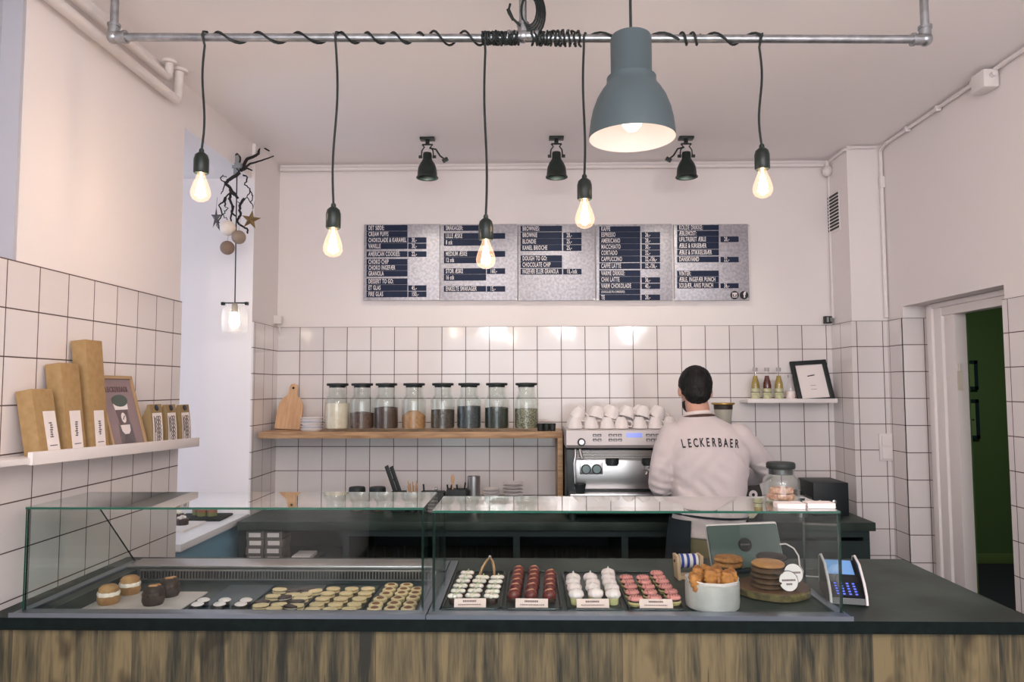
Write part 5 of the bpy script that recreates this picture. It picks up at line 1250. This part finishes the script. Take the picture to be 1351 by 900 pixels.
obj('biscuit', B().lathe([(0, 0), (.020, 0), (.023, .006), (.020, .014), (0, .016)], n=24, sy=1.35), mat('black_biscuit', lin(40, 38, 36), .5), DB)
bb = B(); bb.lathe([(0, .0145), (.017, .0145), (.020, .017), (.015, .0205), (0, .0215)], (.006, -.004, 0), n=20, sy=1.3); obj('white_icing', bb, mat('white_icing', lin(246, 238, 238), .5), DB)
for k, (px, py) in enumerate(((258, 799), (287, 799), (315, 799), (266, 793.5), (294, 793.5), (322, 793.5))):
    p = L(px, py, zf+.012); p.z = zf
    o = DB if k == 0 else dup(DB, p, .5)
    o.location = p; o.rotation_euler = (0, 0, .45)
    tag(o, 'black biscuit with white icing, %s in the %s row on the blue slate' % (('left', 'middle', 'right')[k % 3], ('front', 'rear')[k//3]), 'biscuit', 'black and white biscuits on the slate tray')
def oval(name, ma, mb_, rx=.024, ry=.017, fill_=None):
    o = thing(name, 'x', 'biscuit')
    obj('bottom', B().lathe([(0, 0), (rx*.94, 0), (rx, .004), (rx*.96, .008), (0, .009)], n=24, sy=ry/rx), ma, o)
    obj('filling', B().lathe([(0, .009), (rx*.9, .009), (rx*.9, .012), (0, .012)], n=24, sy=ry/rx), fill_ or m_choc, o)
    obj('top', B().lathe([(0, .012), (rx*.96, .012), (rx, .016), (rx*.92, .020), (0, .022)], n=24, sy=ry/rx), mb_, o)
    return o
m_cr = mat('cream_biscuit', lin(230, 212, 170), .6, noise=(20, lin(214, 190, 144)))
mixA = oval('filled_biscuit', m_cr, m_cr); mixB = oval('filled_biscuit', m_choc, m_choc, fill_=m_cream)
S8 = lambda zx, zy: L(320+zx/5.196, 740+zy/5.196, zf+.015)
mixed = [(125, 298, 0, .3), (135, 275, 1, .2), (215, 320, 0, 0), (250, 292, 0, .4), (330, 305, 1, -.2), (370, 300, 0, 0), (210, 235, 0, .1), (290, 243, 1, .9), (375, 272, 1, 0), (400, 250, 0, 0), (255, 190, 0, -.1), (350, 200, 1, .1), (345, 225, 0, .2), (430, 225, 0, .5), (450, 190, 1, .5), (500, 200, 0, .7)]
fa_ = fb_ = True
for k, (zx, zy, t_, rz) in enumerate(mixed):
    p = S8(zx, zy); p.z = zf
    src = mixB if t_ else mixA
    if t_ and fb_: o = src; fb_ = False
    elif not t_ and fa_: o = src; fa_ = False
    else: o = dup(src, p, rz)
    o.location = p; o.rotation_euler = (0, 0, rz); o.scale = (1.1, 1, .75)
    row = 'front' if zy > 285 else 'middle' if zy > 215 else 'rear'
    same = [q for q in mixed if (q[2] == t_ and ('front' if q[1] > 285 else 'middle' if q[1] > 215 else 'rear') == row)]
    same.sort(); i = same.index((zx, zy, t_, rz))
    tag(o, '%s filled biscuit, %s from the left in the %s part of the mixed tray' % ('dark' if t_ else 'cream coloured', ORD[i], row), 'biscuit', 'mixed filled biscuits in the chilled case')
CR = oval('cream_biscuit', m_cr, m_cr, .0235, .019, mat('tan_filling', lin(170, 120, 80), .6))
cols = [[(480, 325), (510, 292), (548, 254), (585, 217), (622, 186)], [(600, 327), (637, 292), (673, 253), (710, 217), (748, 186)], [(732, 325), (766, 292), (800, 253), (838, 217), (860, 185)]]
k = 0
for ci, col in enumerate(cols):
    for ri, (zx, zy) in enumerate(col):
        p = S8(zx, zy); p.z = zf
        o = CR if k == 0 else dup(CR, p, 0)
        o.location = p; k += 1; o.scale = (1.05, 1, .75)
        tag(o, 'cream oval biscuit, %s from the front in the %s column of its tray' % (ORD[ri], ('left', 'middle', 'right')[ci]), 'biscuit', 'cream oval biscuits in the chilled case')
RT = thing('ring_tartlet', 'x', 'tartlet')
obj('ring', B().lathe([(0, 0), (.020, 0), (.0235, .005), (.0235, .012), (.018, .0155), (.013, .014), (.012, .008), (0, .008)], n=28), m_cr, RT)
obj('filling', B().lathe([(0, .008), (.0125, .008), (.013, .015), (.007, .018), (0, .018)], n=20), mat('caramel_filling', lin(128, 84, 56), .4), RT)
cols = [[(905, 318), (915, 290), (945, 252), (985, 220), (1005, 190), (1020, 160)], [(1020, 318), (1040, 285), (1065, 250), (1090, 215), (1105, 188), (1125, 160)], [(1135, 318), (1150, 285), (1170, 245), (1185, 215), (1198, 188)]]
k = 0
for ci, col in enumerate(cols):
    for ri, (zx, zy) in enumerate(col):
        p = S8(zx, zy); p.z = zf
        o = RT if k == 0 else dup(RT, p, 0)
        o.location = p; k += 1
        tag(o, 'ring tartlet with caramel centre, %s from the front in the %s column of its tray' % (ORD[ri], ('left', 'middle', 'right')[ci]), 'tartlet', 'ring tartlets in the chilled case')

# ============================================================ BARISTA
BXX, BYY = .88, 3.60
def ellring(cx_, cy_, z, a, b_, n=28, p=2.3, tilt=0):
    out = []
    for k in range(n):
        t = 2*PI*k/n; c_, s_ = math.cos(t), math.sin(t)
        out.append((cx_+a*math.copysign(abs(c_)**(2/p), c_), cy_+b_*math.copysign(abs(s_)**(2/p), s_), z+tilt*c_*a))
    return out
def torso(b, g=0, z0=.90):
    rows = [(.905, .876, 3.585, .172, .125), (.95, .878, 3.585, .168, .122), (1.05, .880, 3.585, .170, .12), (1.15, .882, 3.588, .178, .12), (1.25, .882, 3.59, .192, .122), (1.33, .880, 3.60, .198, .118), (1.385, .875, 3.61, .185, .108), (1.425, .865, 3.62, .150, .092), (1.455, .855, 3.625, .108, .078), (1.475, .848, 3.63, .075, .07), (1.49, .845, 3.632, .062, .062)]
    b.loft([ellring(x, y, z, a+g, d+g) for z, x, y, a, d in rows if z >= z0-.001]); return b
armL = [((.715, 3.61, 1.375), .068), ((.675, 3.595, 1.30), .062), ((.650, 3.585, 1.21), .054), ((.645, 3.60, 1.14), .052), ((.665, 3.66, 1.115), .048), ((.70, 3.72, 1.12), .042), ((.735, 3.78, 1.13), .036)]
armR = [((1.035, 3.61, 1.37), .068), ((1.09, 3.625, 1.315), .062), ((1.15, 3.66, 1.255), .055), ((1.195, 3.70, 1.21), .052), ((1.20, 3.78, 1.18), .047), ((1.185, 3.86, 1.15), .041), ((1.165, 3.93, 1.13), .036)]
def arm(b, A_, g=0):
    b.tube([p for p, r in A_], [r+g for p, r in A_], 16); b.ball(A_[0][0], A_[0][1]+g, 16); return b
man = thing('person', 'person with dark hair and pale sweater working at the coffee machine, seen from behind', 'person', (BXX, BYY, 0))
m_skin = mat('skin', lin(196, 148, 128), .5, sub=.1, bump=(120, .05))
b = B(); torso(b, -.02)
arm(b, armL, -.014); arm(b, armR, -.014)
HX, HY, HZ = .838, 3.655, 1.600
b.tube([(.848, 3.62, 1.44), (.845, 3.625, 1.50), (HX, HY-.012, HZ-.05)], [.062, .056, .058], 18)
hr = Matrix.Rotation(-.28, 3, 'X') @ Matrix.Rotation(.05, 3, 'Y')
hb = B(); hb.ball((0, -.005, .02), (.074, .092, .095), 24); hb.ball((0, .028, -.045), (.056, .06, .062), 18); hb.ball((0, .055, -.085), (.03, .028, .026), 14)
hb.ball((0, .098, -.012), (.013, .022, .022), 12); hb.ball((0, .085, .01), (.045, .014, .012), 12); hb.ball((0, .088, -.052), (.022, .010, .010), 12)
for s_ in (-1, 1): hb.ball((s_*.077, -.002, -.008), (.010, .019, .030), 12)
hb.xf(Matrix.Translation((HX, HY, HZ)) @ hr.to_4x4())
me = bpy.data.meshes.new('h'); hb.bm.to_mesh(me); b.bm.from_mesh(me)
# hands
def hand(b, w, d, side):
    w = Vector(w); d = Vector(d).normalized(); s_ = Vector((0, 0, 1)).cross(d).normalized()*side; u_ = d.cross(s_)*side
    b.tube([w-d*.03, w+d*.02, w+d*.055, w+d*.085], [.030, .030, .034, .030], 12)
    for k, (o_, l_) in enumerate(((-.026, .062), (-.009, .072), (.009, .068), (.025, .052))):
        p0 = w+d*.08+s_*o_; p1 = p0+d*l_*.4+Vector((0, 0, -.006)); p2 = p1+d*l_*.3+Vector((0, 0, -.018)); p3 = p2+d*l_*.1+Vector((0, 0, -.024))
        b.tube([p0-d*.02, p0, p1, p2, p3], [.0095, .0095, .009, .0085, .0065], 8)
    p0 = w+d*.02-s_*.026; b.tube([p0, p0-s_*.022+d*.02, p0-s_*.030+d*.045+Vector((0, 0, -.01)), p0-s_*.024+d*.064+Vector((0, 0, -.018))], [.013, .012, .0105, .008], 8)
hand(b, (.755, 3.815, 1.135), (.2, 1, -.02), 1); hand(b, (1.15, 3.97, 1.115), (-.15, 1, -.15), -1)
# legs and feet
for s_ in (-1, 1):
    hx = .878+s_*.085
    b.tube([(hx, 3.59, .93), (hx, 3.585, .75), (hx+s_*.01, 3.59, .5), (hx+s_*.012, 3.575, .30), (hx+s_*.012, 3.575, .08)], [.082, .080, .055, .052, .036], 16)
    b.tube([(hx+s_*.012, 3.53, .045), (hx+s_*.015, 3.60, .045), (hx+s_*.02, 3.72, .03)], [.035, .04, .03], 12)
b = remeshed(b, .0065, 2); b.xf(Matrix.Translation((-BXX, -BYY, 0)))
obj('body', b, m_skin, man)
for s_ in (-1, 1):
    v = Matrix.Translation((HX-BXX, HY-BYY, HZ)) @ hr.to_4x4() @ Vector((s_*.028, .086, -.002)); obj('eye', B().ball(v, .010, 12), m_white, man)
# sweater
b = B(); torso(b, .004); arm(b, armL, .004); arm(b, armR, .004)
b = remeshed(b, .008, 4)
rnd = random.Random(1)
from mathutils import noise as mnoise
for v in b.bm.verts:
    c_ = v.co; f = 0
    # gentle folds: at the elbows and around the waist
    e = min((Vector(c_)-Vector(armL[3][0])).length, (Vector(c_)-Vector(armR[3][0])).length)
    if e < .16: f += .006*math.sin(c_.z*150+c_.x*40+2*mnoise.noise(c_*14))*(1-e/.16)
    wz = max(0, min(1, (1.36-c_.z)/.16)); wz = wz*wz*(3-2*wz)
    f += .004*mnoise.noise(Vector((c_.x*10, c_.y*8, c_.z*8)))
    f += wz*(.009*mnoise.noise(Vector((c_.x*12+c_.z*13, c_.y*7, c_.z*10-c_.x*4)))+.005*math.sin((c_.z*.55+c_.x*1.0+.15*mnoise.noise(c_*5))*62)*max(0, min(1, (1.25-c_.z)/.15)))
    # diagonal pull from the armpits to the waist
    for sgn, ax in ((1, 1.02), (-1, .735)):
        dd = (c_.x-ax)*.78*sgn+(c_.z-1.27)*-.2; al = abs(c_.x-ax)+abs(c_.z-1.27)
        f += .004*math.sin(((c_.x-ax)*sgn*-1-(c_.z-1.27)*.9)*75)*max(0, 1-al/.26)*(1 if c_.y < BYY else 0)
    v.co = c_+Vector((c_.x-BXX if e > .16 else 0, c_.y-BYY, 0)).normalized()*f if (abs(c_.x-BXX)+abs(c_.y-BYY)) > .01 else c_
from mathutils.bvhtree import BVHTree
b.bm.normal_update(); bvh = BVHTree.FromBMesh(b.bm)
tb = B(); 
for i, ch in enumerate('LECKERBAER'):
    t = text_bm(ch, .056, .56, .0004, .0013); me = bpy.data.meshes.new('t')
    px = 903+i*7.85; q = at(px, 586.5-2.2*math.sin(i/9*PI)+.4*(i-4.5)*0, Y=3.48)
    t.xf(Matrix.Translation((q.x, 3.3, q.z)) @ Matrix.Rotation(.12*(1-i/4.5)*-1, 4, 'Y') @ FRONT)
    bmesh.ops.triangulate(t.bm, faces=t.bm.faces); t.bm.to_mesh(me); tb.bm.from_mesh(me)
ys_ = [v.co.y for v in tb.bm.verts]
for v in tb.bm.verts:
    h = bvh.ray_cast(Vector((v.co.x, 3.0, v.co.z)), Vector((0, 1, 0)))
    if h[0]: v.co.y = h[0].y-.0035-(.0008 if v.co.y < 3.3 else 0)
b.xf(Matrix.Translation((-BXX, -BYY, 0))); tb.xf(Matrix.Translation((-BXX, -BYY, 0)))
sw = obj('sweater', b, mat('pale_sweater', lin(206, 194, 194), .9, bump=(400, .25), sheen=.2), man, ang=80)
obj('lettering', tb, m_ink, sw)
# collar and apron strap
b = B(); pts = [(.845-BXX+.060*math.cos(a), 3.634-BYY+.060*math.sin(a), 1.484-.012*math.sin(a)+.004*math.cos(a)) for a in [2*PI*k/24 for k in range(25)]]
b.tube(pts, .011, 8); obj('collar', b, mat('cream_collar', lin(226, 214, 208), .9), man)
pts = [(.846-BXX+.076*math.cos(a), 3.630-BYY+.076*math.sin(a), 1.470-.012*math.sin(a)+.004*math.cos(a)) for a in [PI+PI*k/16 for k in range(17)]]
b = B(); b.tube(pts, .007, 8); b.tube([pts[0], (.776-BXX, 3.70-BYY, 1.43), (.80-BXX, 3.735-BYY, 1.33)], .007, 8).tube([pts[-1], (.93-BXX, 3.70-BYY, 1.43), (.92-BXX, 3.735-BYY, 1.33)], .007, 8)
obj('apron_strap', b, mat('brown_leather', lin(78, 52, 44), .5), man)
# hair
hb = B(); hb.ball((0, -.012, .030), (.083, .099, .096), 40); hb.ball((0, -.050, -.025), (.066, .055, .058), 26); hb.ball((0, -.02, -.0), (.079, .070, .05), 26)
hb = remeshed(hb, .005, 3)
dl = [v for v in hb.bm.verts if (v.co.y > .045 and v.co.z < .055)]
for v in hb.bm.verts:
    if v.co.y > .045 and v.co.z < .055: v.co.y = .045+(v.co.y-.045)*.12; v.co.x *= .92
    v.co += v.co.normalized()*(.0035*mnoise.noise(Vector((v.co.x*95, v.co.y*95, v.co.z*45))))
hb.xf(Matrix.Translation((HX-BXX, HY-BYY, HZ)) @ hr.to_4x4())
obj('hair', hb, mat('dark_brown_hair', lin(12, 12, 13), .6, spec=.25, noise=(70, lin(28, 26, 26)), bump=(260, .7), stretch=(1, 1, .35)), man, ang=80)
hb = B(); hb.ball((0, .030, -.062), (.060, .062, .050), 26); hb = remeshed(hb, .005, 2)
for v in hb.bm.verts:
    if v.co.z > -.052: v.co.z = -.052+(v.co.z+.052)*.2
hb.xf(Matrix.Translation((HX-BXX, HY-BYY, HZ)) @ hr.to_4x4())
obj('beard', hb, MC['dark_brown_hair'], man)
# trousers, apron, shoes
b = B(); b.loft([ellring(.878, 3.588, z, a, d) for z, a, d in ((.80, .168, .122), (.88, .166, .120), (.99, .158, .113))])
for s_ in (-1, 1):
    hx = .878+s_*.085
    b.tube([(hx, 3.59, .90), (hx, 3.585, .75), (hx+s_*.01, 3.59, .5), (hx+s_*.012, 3.575, .30), (hx+s_*.012, 3.575, .09)], [.090, .088, .070, .064, .060], 18)
b = remeshed(b, .01, 3); b.xf(Matrix.Translation((-BXX, -BYY, 0)))
obj('trousers', b, mat('khaki_cotton', lin(128, 120, 92), .85, bump=(60, .4, .006)), man, ang=80)
b = B(); rin, rout = [], []
for z, g in ((.42, .075), (.6, .06), (.8, .042), (.9, .034), (.99, .020)):
    a0, a1 = math.radians(-28), math.radians(234)
    o_, i_ = [], []
    for k in range(25):
        t = a0+(a1-a0)*k/24; o_.append((.878-BXX+(.170+g)*math.cos(t), 3.588-BYY+(.124+g)*math.sin(t), z)); i_.append((.878-BXX+(.166+g)*math.cos(t), 3.588-BYY+(.120+g)*math.sin(t), z))
    b_ = o_+i_[::-1]; rin.append(b_)
b.loft(rin); obj('apron', b, mat('dark_navy_apron', lin(24, 34, 41), .85), man)
b = B(); b.tube([(.878-BXX+.184*math.cos(a), 3.586-BYY+.138*math.sin(a), 1.005+.012*math.cos(a)*-1) for a in [2*PI*k/32 for k in range(33)]], .005, 8)
obj('apron_string', b, mat('dark_navy_apron', lin(24, 34, 41), .85), man)
for s_ in (-1, 1):
    hx = .878+s_*.1-BXX
    obj('shoe', B().loft([[(hx+r*math.cos(a)*.048, .06+r*math.sin(a)*.145-.0, z) for a in [2*PI*k/24 for k in range(24)]] for r, z in ((.96, .0), (1, .01), (1, .04), (.8, .075))]), m_black, man)
